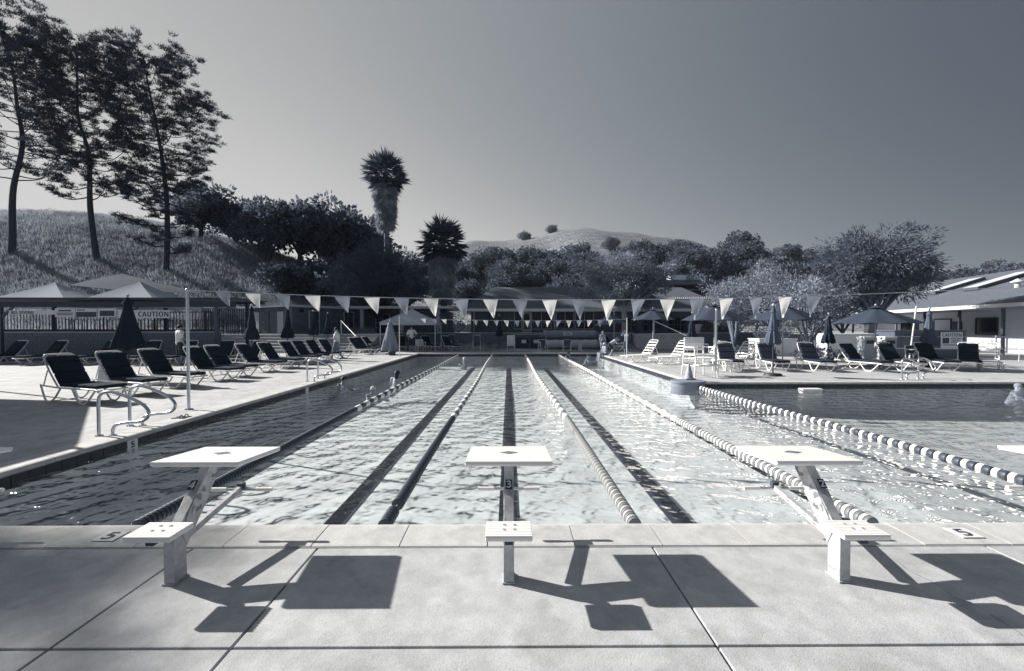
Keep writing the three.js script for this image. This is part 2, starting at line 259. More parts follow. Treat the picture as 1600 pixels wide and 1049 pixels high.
// depth markers on the coping
for (const [x, d, lab] of [[-3.12, 3.56, 'white depth tile reading 5 on coping beside the left starting block'], [3.62, 3.57, 'white depth tile reading 5 on coping right of the right starting block']]) {
  const g = thing('depth_marker', lab, 'depth marker', 'depth markers on the near coping', W3(x, d, 0.0145)); part('plate', box(0.17, 0.004, 0.17, 0, 0.002, 0), M.tileMarker, g);
  const n = part('number', lettering('5', 0.12), M.ink, g); n.rotation.x = -Math.PI / 2; n.position.y = 0.0045;
}
// ---------- starting blocks ----------
const blockProfile = (() => { const s = new THREE.Shape(); s.moveTo(2.9, 0); s.lineTo(3.01, 0); s.lineTo(3.01, 0.22); s.lineTo(3.43, 0.672); s.lineTo(3.29, 0.69); s.lineTo(2.93, 0.33); s.quadraticCurveTo(2.9, 0.3, 2.9, 0.26); s.closePath(); return s; })();
// extruded profile lies in (distance, height): turn it so distance runs to -z
const turnProfile = (g, w) => g.translate(0, 0, -w / 2).rotateY(Math.PI / 2);
const ribs = (w, d, n, h) => { const l = []; for (let i = 0; i < n; i++) l.push(rbox(w, h, d / n * 0.86, 0.003, 0, 0, -d / 2 + d * (i + 0.5) / n, 1)); return l; };
const blockNames = { '-2': ['5', 'starting block numbered 5, beyond the left one'], '-1': ['4', 'left white starting block numbered 4, over the pool end'], 0: ['3', 'middle white starting block numbered 3 facing the dark lane line'], 1: ['2', 'right white starting block numbered 2, over the pool end'], 2: ['1', 'starting block cut off by the right edge of the photo'] };
for (let k = -2; k <= 2; k++) {
  const X = k * 2.174, [num, lab] = blockNames[k], g = thing('starting_block', lab, 'starting block', 'starting blocks along the pool end', W3(X, 0, 0));
  part('post', boxUV(turnProfile(new THREE.ExtrudeGeometry(blockProfile, { depth: 0.062, bevelEnabled: true, bevelThickness: 0.003, bevelSize: 0.003, bevelSegments: 2 }), 0.062)), M.steelWorn, g);
  const sl = new THREE.Shape(); sl.moveTo(2.955, 0.325); sl.lineTo(3.01, 0.21); sl.lineTo(3.25, 0.47); sl.lineTo(3.12, 0.53); sl.closePath();
  part('post_sleeve', turnProfile(new THREE.ExtrudeGeometry(sl, { depth: 0.078, bevelEnabled: false }), 0.078), M.steelWorn, g);
  part('base_plate', rbox(0.085, 0.012, 0.135, 0.004, 0, 0.006, -2.955), M.steelWorn, g);
  const pl = part('platform', merge([...ribs(0.61, 0.585, 22, 0.012).map((q) => q.translate(0, 0.014, 0)), rbox(0.612, 0.03, 0.587, 0.014, 0, 0, 0, 3)]), M.whitePlastic, g);
  pl.position.set(0, 0.678, -3.43); pl.rotation.x = -0.079;
  const dm = new THREE.Shape(); dm.moveTo(0, 0.055); dm.lineTo(0.07, 0); dm.lineTo(0, -0.055); dm.lineTo(-0.07, 0); dm.closePath();
  const di = part('diamond_mark', new THREE.ExtrudeGeometry(dm, { depth: 0.002, bevelEnabled: false }).rotateX(-Math.PI / 2), M.floatMid, pl); di.position.set(0, 0.0202, -0.02);
  const st = part('step', merge([...ribs(0.285, 0.215, 10, 0.012).map((q) => q.translate(0, 0.014, 0)), rbox(0.287, 0.034, 0.217, 0.012, 0, 0, 0, 3)]), M.whitePlastic, g); st.position.set(0, 0.375, -2.822);
  for (const bx of [-0.03, 0.035]) for (const bz of [-0.04, 0.03]) part('bolt', new THREE.CylinderGeometry(0.009, 0.009, 0.006, 10).translate(bx, 0.022, bz - 0.01), M.steelWorn, st);
  part('step_bracket', merge([rbox(0.05, 0.03, 0.2, 0.004, 0, 0.342, -2.84), box(0.04, 0.06, 0.12, 0, 0.3, -2.96)]), M.signDark, g);
  part('arm', beam(W3(0, 3.06, 0.25), W3(0, 3.67, 0.345), 0.03, 0.045), M.steelWorn, g);
  part('arm_cap', rbox(0.05, 0.04, 0.05, 0.006, 0, 0.368, -3.69), M.signDark, g);
  const bar = part('grip_bar', rod(W3(-0.14, 3.69, 0.335), W3(0.14, 3.69, 0.335), 0.012, 0.012, 12), M.steel, g);
  for (const s of [-1, 1]) part('grip', rod(W3(s * 0.12, 3.69, 0.335), W3(s * 0.25, 3.69, 0.335), 0.016, 0.016, 12), M.whitePlastic, bar);
  const np = part('number_plate', rbox(0.046, 0.07, 0.004, 0.002), M.ink, g); np.position.set(0, 0.555, -3.135); np.rotation.x = -0.79; np.translateZ(0.018);
  part('number', lettering(num, 0.05), M.signWhite, np).position.z = 0.0022;
}
// ---------- lane ropes ----------
function laneRope(x0, x1, label, near, pattern, gapAt, d0 = PD0 + 0.25, d1 = PD1 - 0.2, R = 0.062, step = 0.05) {
  const g = thing('lane_rope', label, 'lane rope', 'lane ropes floating on the pool');
  const bend = (d) => { const t = (d - d0) / (d1 - d0); return lerp(x0, x1, t) + 0.05 * Math.sin(t * 7 + x0) * Math.sin(t * Math.PI); };
  const pts = []; for (let i = 0; i <= 30; i++) { const d = lerp(d0 - 0.2, d1 + 0.15, i / 30); pts.push(W3(bend(d), d, WATER + 0.012)); }
  part('cable', pipe(pts, 0.008, 90, 6), M.cable, g);
  const prof = [[0.012, -0.5], [R * 0.8, -0.5], [R, -0.36], [R, 0.36], [R * 0.8, 0.5], [0.012, 0.5]].map(([r, h]) => new THREE.Vector2(r, h));
  const disc = new THREE.LatheGeometry(prof, 14).rotateX(Math.PI / 2), far = {};
  let d = d0, i = 0, cnt = 0;
  while (d < d1) {
    const nearZone = d < near, L0 = nearZone ? step : 0.3, m = pattern(d, i, nearZone);
    if (!(gapAt && d > gapAt && d < gapAt + 0.12)) {
      if (cnt < 110 || !nearZone) { const o = part(nearZone ? 'float_disc' : 'float', disc, m, g); o.position.set(bend(d), WATER + 0.012, -d - L0 / 2); o.scale.set(1, 1, L0 * 0.96); o.rotation.y = Math.atan2(-(bend(d + 0.1) - bend(d)), 0.1); cnt++; }
      else { const q = disc.clone().scale(1, 1, L0 * 0.96).translate(bend(d), WATER + 0.012, -d - L0 / 2); (far[m.uuid] ??= { m, l: [] }).l.push(q); }
    }
    d += L0 * (nearZone ? 1.08 : 1.0); i++;
  }
  for (const { m, l } of Object.values(far)) part('float_discs', merge(l), m, g).userData.kind = 'stuff';
  part('tensioner', rod(W3(bend(d0), d0 - 0.18, WATER + 0.02), W3(bend(d0), d0 - 0.02, WATER + 0.012), 0.018), M.steel, g);
}
laneRope(-1.11, -1.05, 'dark lane rope left of the middle starting block, broken by a gap near the end', 8.8, (d, i, n) => n ? M.floatDark : (i % 2 ? M.floatWhite : M.floatMid), 4.35);
laneRope(1.13, 1.05, 'grey ribbed lane rope right of the middle starting block', 8.8, (d, i, n) => n ? (i % 2 ? M.floatGrey : M.floatMid) : (i % 2 ? M.floatWhite : M.floatMid));
laneRope(-3.3, -3.22, 'dark lane rope under the left starting block', 9.5, (d, i, n) => n ? M.floatDark : (i % 2 ? M.floatWhite : M.floatDark));
laneRope(3.27, 3.2, 'grey and white striped lane rope under the right starting block', 8.6, (d, i, n) => n ? (i % 2 ? M.floatWhite : M.floatMid) : (i % 2 ? M.floatWhite : M.floatGrey));
laneRope(5.98, 5.6, 'black and white rope between the lap lanes and the wide wing', 30, (d, i) => (i % 2 ? M.floatWhite : M.floatDark), 0, PD0 + 0.25, WD1 - 0.1, 0.062, 0.085);
// ---------- rails, poles, flag lines ----------
function railShape(z) { return pipe([V(0, 0, z), V(0, 0.3, z), V(0, 0.52, z), V(0.03, 0.62, z), V(0.12, 0.67, z), V(0.25, 0.66, z), V(0.5, 0.57, z), V(0.68, 0.47, z), V(0.76, 0.36, z), V(0.72, 0.26, z), V(0.6, 0.215, z), V(0.42, 0.2, z), V(0.27, 0.17, z), V(0.215, 0.1, z), V(0.21, 0, z)], 0.024, 90, 12); }
const railGeo = railShape(0), flange = merge([new THREE.CylinderGeometry(0.05, 0.055, 0.015, 16).translate(0, 0.0075, 0), new THREE.CylinderGeometry(0.05, 0.055, 0.015, 16).translate(0.21, 0.0075, 0)]);
for (const [x, d, turn, lab] of [[-6.25, 6.95, 0, 'curved steel pool rail nearest the camera on the left deck'], [-6.36, 7.65, 0, 'curved steel pool rail just behind the nearest one on the left deck'], [-6.15, 13.9, 0, 'curved steel rail by the swimmer at the left wall, front of the pair'], [-6.2, 14.8, 0, 'curved steel rail by the swimmer at the left wall, rear of the pair'], [12.5, 14.35, 0.25, 'curved steel rail on the right deck, left of the pair'], [13.2, 14.55, 0.25, 'curved steel rail on the right deck, right of the pair']]) {
  const g = thing('pool_rail', lab, 'handrail', 'curved grab rails at the pool edge', W3(x, d, 0.0), turn); part('rail', railGeo, M.steel, g); part('flange', flange, M.steel, g);
}
function pole(x, d, h, r, m, label, lean = 0) {
  const g = thing('flag_pole', label, 'pole', 'slim poles on the deck', W3(x, d, 0)); part('shaft', rod(V(0, 0, 0), V(lean, h, 0), r), m, g); part('base', new THREE.CylinderGeometry(r * 2.4, r * 2.8, 0.02, 14).translate(0, 0.01, 0), m, g); part('cap', new THREE.SphereGeometry(r * 1.25, 10, 6).translate(lean, h, 0), m, g);
}
pole(-6.44, 9.17, 2.4, 0.03, M.steel, 'slim steel flag pole on the left deck near the first lounger');
pole(11.9, 9.2, 2.6, 0.03, M.steel, 'flag pole beyond the right edge of the photo');
pole(-6.1, 25.4, 2.25, 0.022, M.whiteMetal, 'white pole by the beige folded umbrella at the far left');
pole(6.4, 24.6, 2.15, 0.022, M.whiteMetal, 'thin pole beside the standing boy at the far right corner');
pole(7.0, 15.3, 2.25, 0.035, M.steel, 'steel pole beside the white lifeguard chair');
pole(20.4, 23, 2.7, 0.035, M.whiteMetal, 'leaning white pole in front of the grey cabinet', 0.32);
function flagLine(x0, h0, x1, h1, d, sag, n, xa, xb, fw, fl, label) {
  const g = thing('flag_line', label, 'flag line', 'backstroke flag lines'), at = (x) => { const t = (x - x0) / (x1 - x0); return lerp(h0, h1, t) - sag * 4 * t * (1 - t); };
  const pts = []; for (let i = 0; i <= 40; i++) { const x = lerp(x0, x1, i / 40); pts.push(W3(x, d, at(x))); } part('cord', pipe(pts, 0.007, 80, 5), M.string, g);
  for (let i = 0; i < n; i++) {
    const x = lerp(xa, xb, i / (n - 1)), wind = clamp(0.9 - i / n * 1.4, 0.0, 0.9), cols = 6, rows = 7, pos = [], idx = [], ph = rnd() * 6;
    for (let r = 0; r <= rows; r++) for (let c = 0; c <= cols; c++) { const t = r / rows, w = fw * (1 - t * 0.98), u = (c / cols - 0.5) * w, swing = wind * t; const yy = -fl * t * (1 - 0.35 * swing); pos.push(u + swing * fl * 0.55 + (x > 2 ? -0.04 * t * (i % 3) : 0), yy, 0.025 * Math.sin(ph + t * 3 + c * 0.8) * t + swing * 0.15); }
    for (let r = 0; r < rows; r++) for (let c = 0; c < cols; c++) { const a = r * (cols + 1) + c; idx.push(a, a + 1, a + cols + 1, a + 1, a + cols + 2, a + cols + 1); }
    const q = new THREE.BufferGeometry(); q.setAttribute('position', new THREE.Float32BufferAttribute(pos, 3)); q.setIndex(idx); q.computeVertexNormals();
    const m = part('pennant', q, i % 2 ? M.flagWhite : M.flagGrey, g); m.position.copy(W3(x, d, at(x) - 0.004)); m.rotation.y = rr(-0.2, 0.2);
  }
}
flagLine(-6.44, 2.4, 11.9, 2.58, 9.2, 0.27, 21, -5.75, 6.2, 0.31, 0.42, 'near line of large white and grey pennants strung across the pool');
flagLine(-6.1, 2.2, 6.4, 2.1, 24.6, 0.12, 20, -5.2, 5.5, 0.29, 0.36, 'far line of small pennants strung across the pool end');
// ---------- loungers ----------
function makeLounger(kind) {
  const g = new THREE.Group(), cush = kind !== 'bare';
  for (const z of [-0.29, 0.29]) {
    part('side_rail', pipe([V(0.62, 0.33, z), V(1.2, 0.33, z), V(1.8, 0.33, z), V(1.97, 0.31, z)], 0.02, 16, 7), M.whitePlastic, g);
    part('leg', pipe([V(0.02, 0.38, z), V(0.1, 0.2, z), V(0.2, 0.035, z), V(0.36, 0.022, z), V(0.52, 0.1, z), V(0.72, 0.32, z)], 0.02, 22, 7), M.whitePlastic, g);
    part('leg', pipe([V(1.12, 0.32, z), V(1.26, 0.12, z), V(1.38, 0.025, z), V(1.55, 0.025, z), V(1.7, 0.14, z), V(1.88, 0.32, z)], 0.02, 22, 7), M.whitePlastic, g);
    part('back_stay', pipe([V(0.12, 0.34, z), V(0.28, 0.7, z)], 0.014, 4, 6), M.whitePlastic, g);
    part('back_rail', pipe([V(0.64, 0.34, z), V(0.36, 0.66, z), V(0.12, 1.0, z * 0.98)], 0.018, 12, 7), M.whitePlastic, g);
    part('low_rail', pipe([V(0.04, 0.36, z), V(0.62, 0.33, z)], 0.018, 4, 6), M.whitePlastic, g);
  }
  part('head_rail', pipe([V(0.15, 0.96, -0.285), V(0.09, 1.035, -0.24), V(0.085, 1.045, 0), V(0.09, 1.035, 0.24), V(0.15, 0.96, 0.285)], 0.02, 20, 7, 0.4), M.whitePlastic, g);
  part('cross_bar', merge([rod(V(0.36, 0.022, -0.29), V(0.36, 0.022, 0.29), 0.014), rod(V(1.46, 0.025, -0.29), V(1.46, 0.025, 0.29), 0.014), rod(V(1.96, 0.31, -0.29), V(1.96, 0.31, 0.29), 0.018)]), M.whitePlastic, g);
  if (cush) {
    const back = V(0.13, 1.0, 0).sub(V(0.64, 0.37, 0)), len = back.length(), ang = Math.atan2(back.y, -back.x);
    const segs = [[0, 0.3], [0.3, 0.58], [0.58, 0.76], ];
    const c = new THREE.Group();
    for (const [a, b] of segs) { const q = part('back_cushion', rbox((b - a) * len / 0.8 + 0.0, 0.09, 0.58, 0.04, 0, 0, 0, 3), kind === 'towel' ? M.greyCloth : M.navyTop, g); const t = (a + b) / 2 * len / 0.8 / len; q.position.set(0.64 + back.x * t + 0.05, 0.37 + back.y * t + 0.03, 0); q.rotation.z = -ang; }
    for (const [a, b] of [[0.66, 1.06], [1.06, 1.5], [1.5, 1.94]]) { const q = part('seat_cushion', rbox(b - a + 0.01, 0.075, 0.58, 0.034, 0, 0, 0, 3), M.navyTop, g); q.position.set((a + b) / 2, 0.388, 0); }
  } else {
    for (let i = 0; i < 7; i++) part('strap', rbox(0.07, 0.008, 0.58, 0.003, 0.72 + i * 0.17, 0.345, 0, 1), M.whitePlastic, g);
    for (let i = 0; i < 5; i++) { const q = part('strap', rbox(0.07, 0.008, 0.58, 0.003, 0, 0, 0, 1), M.whitePlastic, g); q.position.set(0.6 - i * 0.105, 0.42 + i * 0.128, 0); q.rotation.z = -0.89; }
  }
  return g;
}
const loungerProto = { cushioned: makeLounger('cushioned'), bare: makeLounger('bare') };
function lounger(kind, x, d, turn, label, group) { const c = loungerProto[kind].clone(); c.name = numbered('pool_lounger'); tag(c, label, 'lounger', group); c.position.copy(W3(x, d, 0)); c.rotation.y = turn; scene.add(c); return c; }
const ord = ['first', 'second', 'third', 'fourth', 'fifth', 'sixth', 'seventh', 'eighth', 'ninth', 'tenth', 'eleventh', 'twelfth', 'thirteenth', 'fourteenth'];
[10.5, 11.75, 13.05, 14.6, 15.75, 17.4, 18.8, 20.7, 22.1, 23.5, 24.8, 28.4, 29.8, 31.2].forEach((d, i) => lounger('cushioned', -10.35 + (i > 10 ? 0.35 : 0) + rr(-0.12, 0.12), d, rr(-0.09, 0.09) - 0.28, 'dark cushioned lounger, ' + ord[i] + ' from the camera in the row along the left pool side', 'loungers along the left pool side'));
[-23.2, -21.3, -18.9, -16.9, -15.2, -13.6, -11.9].forEach((x, i) => lounger('cushioned', x + 0.3, 21.7 + rr(-0.2, 0.2), -Math.PI / 2 + rr(-0.15, 0.15), 'dark cushioned lounger against the block wall, ' + ord[i] + ' from the left edge', 'loungers against the left block wall'));
// right-hand row
[[9.3, 18.8, -1.78], [10.9, 18.7, -1.75], [12.5, 18.6, -1.72], [13.9, 18.4, -1.4], [15.7, 18.6, -1.65], [17.4, 18.7, -1.8], [19.1, 18.4, -2.3]].forEach(([x, d, t], i) => lounger('cushioned', x - 0.4, d, t, 'dark cushioned lounger, ' + ord[i] + ' from the left in the row on the right deck', 'loungers on the right deck'));
[[19.3, 18.2, -2.3]].forEach(([x, d, t]) => lounger('bare', x, d, t, 'bare white strapped lounger behind the right end of the right row', 'loungers on the right deck'));
[[8.2, 21, -2.7], [7.2, 22.2, -2.7], [9.6, 20.3, -2.75], [10.6, 19.8, -2.75]].forEach(([x, d, t], i) => lounger('bare', x, d, t, 'bare white lounger beyond the lifeguard chair, ' + ord[[1, 0, 2, 3][i]] + ' from the far pool corner', 'bare loungers on the right deck'));
[[-8.0, 33.8, -1.3], [-6.3, 33.6, -0.9], [-4.8, 33.6, -0.9]].forEach(([x, d, t], i) => lounger('cushioned', x, d, t, 'dark cushioned lounger by the far block wall, ' + ord[i] + ' from the tent pole', 'loungers by the far wall'));
lounger('cushioned', 6.9, 33.6, -0.7, 'dark cushioned lounger by the far wall, right of the group of children', 'loungers by the far wall');
// ---------- umbrellas ----------
function closedUmbrella(x, d, top, low, rad, m, label, beige) {
  const g = thing('closed_umbrella', label, 'umbrella', 'folded umbrellas', W3(x, d, 0)), rows = 18, n = 32, pos = [], idx = [], ph = rnd() * 6;
  for (let r = 0; r <= rows; r++) { const t = r / rows, R = rad * (0.16 + 0.84 * Math.pow(t, beige ? 0.8 : 1.15)) * (t > 0.93 ? 0.97 : 1) * (1 - (beige || rad > 0.35 ? 0 : 0.22) * Math.exp(-Math.pow((t - 0.62) / 0.07, 2))); for (let i = 0; i < n; i++) { const a = i / n * 6.2832, f = 1 + 0.26 * t * Math.sin(a * 8 + ph + Math.sin(a * 3) * 0.6); pos.push(Math.cos(a) * R * f, lerp(top, low, t) + 0.05 * Math.sin(a * 8 + ph) * (t > 0.95 ? 1 : 0), Math.sin(a) * R * f); } }
  for (let r = 0; r < rows; r++) for (let i = 0; i < n; i++) { const a = r * n + i, b = r * n + (i + 1) % n; idx.push(a, b, a + n, b, b + n, a + n); }
  const q = new THREE.BufferGeometry(); q.setAttribute('position', new THREE.Float32BufferAttribute(pos, 3)); q.setIndex(idx); q.computeVertexNormals();
  const c = part('canopy', q, m, g); part('vent_cap', new THREE.ConeGeometry(rad * 0.42, 0.24, 12, 1, true).translate(0, top - 0.06, 0), m, c); part('tie', new THREE.TorusGeometry(rad * 0.56, 0.018, 6, 20).rotateX(Math.PI / 2).translate(0, lerp(top, low, 0.62), 0), m, c);
  part('pole', rod(V(0, 0.05, 0), V(0, top + 0.04, 0), 0.022), beige ? M.whiteMetal : M.dark, g); part('finial', new THREE.SphereGeometry(0.05, 10, 8).translate(0, top + 0.08, 0), M.trim, g);
  part('base', new THREE.CylinderGeometry(0.26, 0.3, 0.08, 18).translate(0, 0.04, 0), M.dark, g);
}
closedUmbrella(-11.65, 14, 2.55, 1.0, 0.4, M.umbrellaDark, 'large dark folded umbrella behind the second lounger of the left row');
closedUmbrella(-11.2, 19.9, 2.55, 1.15, 0.28, M.umbrellaDark, 'dark folded umbrella in front of the black fence end');
closedUmbrella(-10.95, 22.6, 2.55, 1.15, 0.28, M.umbrellaDark, 'dark folded umbrella before the restroom corner');
closedUmbrella(-12.0, 28, 2.6, 1.2, 0.27, M.umbrellaDark, 'dark folded umbrella before the dark restroom door');
closedUmbrella(-12.7, 32, 2.6, 1.2, 0.27, M.umbrellaDark, 'dark folded umbrella just left of the walking boy');
closedUmbrella(-13.3, 38, 3.4, 2.0, 0.27, M.umbrellaDark, 'farthest dark folded umbrella, up on the terrace by the columns');
closedUmbrella(-7.3, 28, 2.0, 0.25, 0.46, M.beigeCloth, 'beige folded umbrella wrapped low beside the white tent', true);
closedUmbrella(-0.72, 34, 2.5, 1.0, 0.26, M.umbrellaDark, 'dark folded umbrella alone against the far block wall');
closedUmbrella(10.1, 25, 2.4, 0.9, 0.3, M.umbrellaDark, 'dark folded umbrella behind the lifeguard chair');
closedUmbrella(9.05, 15.5, 2.35, 1.1, 0.24, M.umbrellaGrey, 'grey folded umbrella standing at the edge of the right deck');
closedUmbrella(16.6, 23.5, 2.3, 0.85, 0.3, M.umbrellaDark, 'dark folded umbrella by the building door behind the right loungers');
closedUmbrella(17.3, 18.6, 2.35, 0.95, 0.28, M.umbrellaGrey, 'grey folded umbrella in front of the caution cabinet');
function openUmbrella(x, d, rim, peak, rad, m, label, tilt = 0) {
  const g = thing('open_umbrella', label, 'umbrella', 'open umbrellas on the right deck', W3(x, d, 0)), n = 8, sub = 4, rows = 8, pos = [], idx = [], N = n * sub;
  for (let r = 0; r <= rows; r++) for (let i = 0; i < N; i++) { const t = r / rows, a = (i / N) * 6.2832, k = (i % sub) / sub, between = Math.sin(k * Math.PI), oct = Math.cos(Math.PI / n) / Math.cos(((i / sub) % 1) * 2 * Math.PI / n - Math.PI / n); pos.push(Math.cos(a) * rad * t * oct, lerp(peak, rim, Math.pow(t, 1.06)) - 0.05 * between * t, Math.sin(a) * rad * t * oct); }
  for (let r = 0; r < rows; r++) for (let i = 0; i < N; i++) { const a = r * N + i, b = r * N + (i + 1) % N; idx.push(a, a + N, b, b, a + N, b + N); }
  const q = new THREE.BufferGeometry(); q.setAttribute('position', new THREE.Float32BufferAttribute(pos, 3)); q.setIndex(idx); q.computeVertexNormals();
  const top = new THREE.Group(); top.name = 'canopy'; part('fabric', q, m, top); part('vent', new THREE.ConeGeometry(rad * 0.17, 0.1, 8, 1, true).translate(0, peak + 0.03, 0), m, top);
  for (let i = 0; i < n; i++) { const a = i / n * 6.2832; part('rib', rod(V(0, peak - 0.06, 0), V(Math.cos(a) * rad * 0.98, rim - 0.03, Math.sin(a) * rad * 0.98), 0.012, 0.01, 5), M.wood, top); }
  top.rotation.z = tilt; g.add(top); part('pole', rod(V(0, 0, 0), V(0, peak, 0), 0.026), M.trim, g); part('finial', new THREE.SphereGeometry(0.045, 8, 6).translate(0, peak + 0.1, 0), M.trim, g); part('base', new THREE.CylinderGeometry(0.28, 0.32, 0.09, 18).translate(0, 0.045, 0), M.cover, g);
}
openUmbrella(7.3, 31.5, 1.95, 2.65, 1.15, M.umbrellaMid, 'small open umbrella leaning over the group of children', 0.12);
openUmbrella(8.9, 28, 2.15, 2.75, 1.35, M.umbrellaMid, 'open umbrella above the bare loungers at the far right', 0);
openUmbrella(9.3, 20.5, 2.0, 2.65, 1.5, M.umbrellaMid, 'open dark umbrella over the lifeguard chair');
openUmbrella(12.1, 20, 2.0, 2.65, 1.5, M.umbrellaMid, 'open dark umbrella behind the grey folded one');
openUmbrella(15.4, 19, 1.85, 2.5, 1.55, M.umbrellaMid, 'open dark umbrella before the big tree trunk at right');
// ---------- sun shades out of frame and tents ----------
function clothSurface(c, m, name, parent, sag, n = 16) {   // four corners a b c d -> sagging sheet with thickness
  const pos = [], idx = [], e = 0.006;
  for (const o of [0, -e]) for (let j = 0; j <= n; j++) for (let i = 0; i <= n; i++) { const u = i / n, v = j / n, p = c[0].clone().lerp(c[1], u).lerp(c[3].clone().lerp(c[2], u), v); const k = 16 * u * (1 - u) * v * (1 - v); pos.push(p.x, p.y - sag * k + o, p.z); }
  const s = (n + 1) * (n + 1); for (const b of [0, s]) for (let j = 0; j < n; j++) for (let i = 0; i < n; i++) { const a = b + j * (n + 1) + i; idx.push(a, a + 1, a + n + 1, a + 1, a + n + 2, a + n + 1); }
  const q = new THREE.BufferGeometry(); q.setAttribute('position', new THREE.Float32BufferAttribute(pos, 3)); q.setIndex(idx); q.computeVertexNormals(); return part(name, q, m, parent);
}
{
  const g = thing('shade_sail', 'shade sail standing left of the photo, darkening the left deck', 'shade sail', 'shade sails');
  const c = [W3(-10.75, 8.25, 3), W3(-14.3, 12.3, 3.05), W3(-22, 13.5, 3.2), W3(-11.0, 3.4, 3)]; clothSurface(c, M.sailCloth, 'cloth', g, 0.12);
  for (const p of c) part('post', rod(V(p.x, 0, p.z), V(p.x, p.y + 0.1, p.z), 0.05), M.steel, g);
}
{
  const g = thing('shade_sail', 'dark shade sail behind the two pale tents at left', 'shade sail', 'shade sails');
  const c = [sx(112, 33), sx(185, 30), sx(316, 33), sx(195, 38)];
  clothSurface([W3(c[0], 33, sy(446, 33)), W3(c[1] + 2, 29, sy(456, 29)), W3(c[2], 33, sy(458, 33)), W3(c[3], 38, sy(428, 38))], M.sailCloth, 'cloth', g, -0.25);
  for (const [x, d, y] of [[c[0], 33, sy(446, 33)], [c[2], 33, sy(458, 33)], [sx(302, 36), 36, sy(462, 36)]]) part('post', rod(W3(x, d, 0), W3(x, d, y + 0.1), 0.06), M.trim, g);
}
function tent(x, d, w, dp, eave, peak, label, valance = 0.25, m = M.tentCloth) {
  const g = thing('pop_up_tent', label, 'tent', 'pale pop-up tents', W3(x, d, 0)), a = w / 2, b = dp / 2, pos = [], idx = [], n = 10;
  const corners = [[-a, b], [a, b], [a, -b], [-a, -b]];
  const roof = part('roof', (() => { const l = []; for (let k = 0; k < 4; k++) { const [x0, z0] = corners[k], [x1, z1] = corners[(k + 1) % 4]; const P = []; for (let r = 0; r <= n; r++) for (let i = 0; i <= n; i++) { const t = r / n, u = i / n; const ex = lerp(x0, x1, u), ez = lerp(z0, z1, u); P.push(V(ex * t, lerp(peak, eave, Math.pow(t, 0.86)) - 0.09 * Math.sin(Math.PI * u) * t, ez * t)); } const G = new THREE.BufferGeometry(); const ii = []; for (let r = 0; r < n; r++) for (let i = 0; i < n; i++) { const q = r * (n + 1) + i; ii.push(q, q + n + 1, q + 1, q + 1, q + n + 1, q + n + 2); } G.setAttribute('position', new THREE.Float32BufferAttribute(P.flatMap((p) => p.toArray()), 3)); G.setIndex(ii); G.computeVertexNormals(); l.push(G); } return merge(l); })(), m, g);
  for (let k = 0; k < 4; k++) { const [x0, z0] = corners[k], [x1, z1] = corners[(k + 1) % 4]; part('valance', beam(V(x0, eave - valance / 2, z0), V(x1, eave - valance / 2, z1), 0.012, valance), m, roof); part('leg', rod(V(x0 * 0.98, 0, z0 * 0.98), V(x0 * 0.98, eave, z0 * 0.98), 0.025), M.whiteMetal, g); }
}
tent(sx(92, 26), 26, 4.6, 3.6, 3.05, 4.25, 'pale pop-up tent at the far left behind the bar signs', 0.3);
tent(sx(222, 25.5), 25.5, 4.4, 3.4, 3.0, 4.25, 'pale pop-up tent behind the folded umbrella, right of its twin', 0.3);
tent(sx(645, 33.5), 33.2, 3.9, 2.8, 2.05, 3.05, 'small pale tent on the far left deck beyond the pool', 0.22);
// ---------- terraces, walls, steps ----------
const TER = 1.15;
struct('terrace', boxUV(merge([box(43, 1.4, 26, -30.5, TER - 0.7, -46.1), box(70, 1.4, 24, 26, TER - 0.72, -47.9)])), M.concrete, 'raised concrete terrace behind the pool deck');
function blockWall(x0, x1, d, h, label, skip) {
  const g = thing('block_wall', label, 'wall', null, W3(0, d, 0)), bw = 0.4, bh = 0.2, rows = Math.round(h / bh), core = box(x1 - x0, rows * bh - 0.01, 0.16, (x0 + x1) / 2, rows * bh / 2 - 0.006, 0), bg = rbox(bw - 0.012, bh - 0.012, 0.2, 0.008, 0, 0, 0, 1);
  part('mortar', core, M.mortar, g); let n = 0;
  for (let r = 0; r < rows && n < 298; r++) for (let x = x0 + (r % 2 ? bw : bw / 2); x < x1 - 0.05 && n < 298; x += bw) { const m = part('block', bg, M.blockWall, g); m.position.set(x, bh * (r + 0.5), rr(-0.004, 0.004)); n++; }
  part('cap', boxUV(rbox(x1 - x0 + 0.1, 0.06, 0.3, 0.015, (x0 + x1) / 2, rows * bh + 0.03, 0)), M.concrete, g);
}
blockWall(-30, -14.4, 22.8, 1.4, 'grey block wall below the bar railing at left');
blockWall(-9.1, 9.6, 35.4, 1.2, 'long grey block wall at the far end of the pool deck');
blockWall(14.6, 22, 35.4, 1.2, 'grey block wall right of the far steps');
function steps(x0, x1, d0, d1, n, label) { const g = thing('terrace_steps', label, 'steps', 'concrete steps'); const h = TER / n, t = (d1 - d0) / n; for (let i = 0; i < n; i++) { part('step', boxUV(rbox(x1 - x0, h * (i + 1), t + 0.02, 0.012, (x0 + x1) / 2, h * (i + 1) / 2, -(d0 + t * (i + 0.5)), 1)), M.concrete, g); } }
steps(-20.8, -9.3, 29.6, 33.2, 6, 'wide pale steps rising behind the left row of loungers');
steps(9.7, 14.5, 33.4, 35.4, 6, 'concrete steps with a white handrail at the far right');
steps(22.0, 25.2, 33.4, 35.4, 6, 'concrete steps below the shrubs, right of the lifeguard chair');
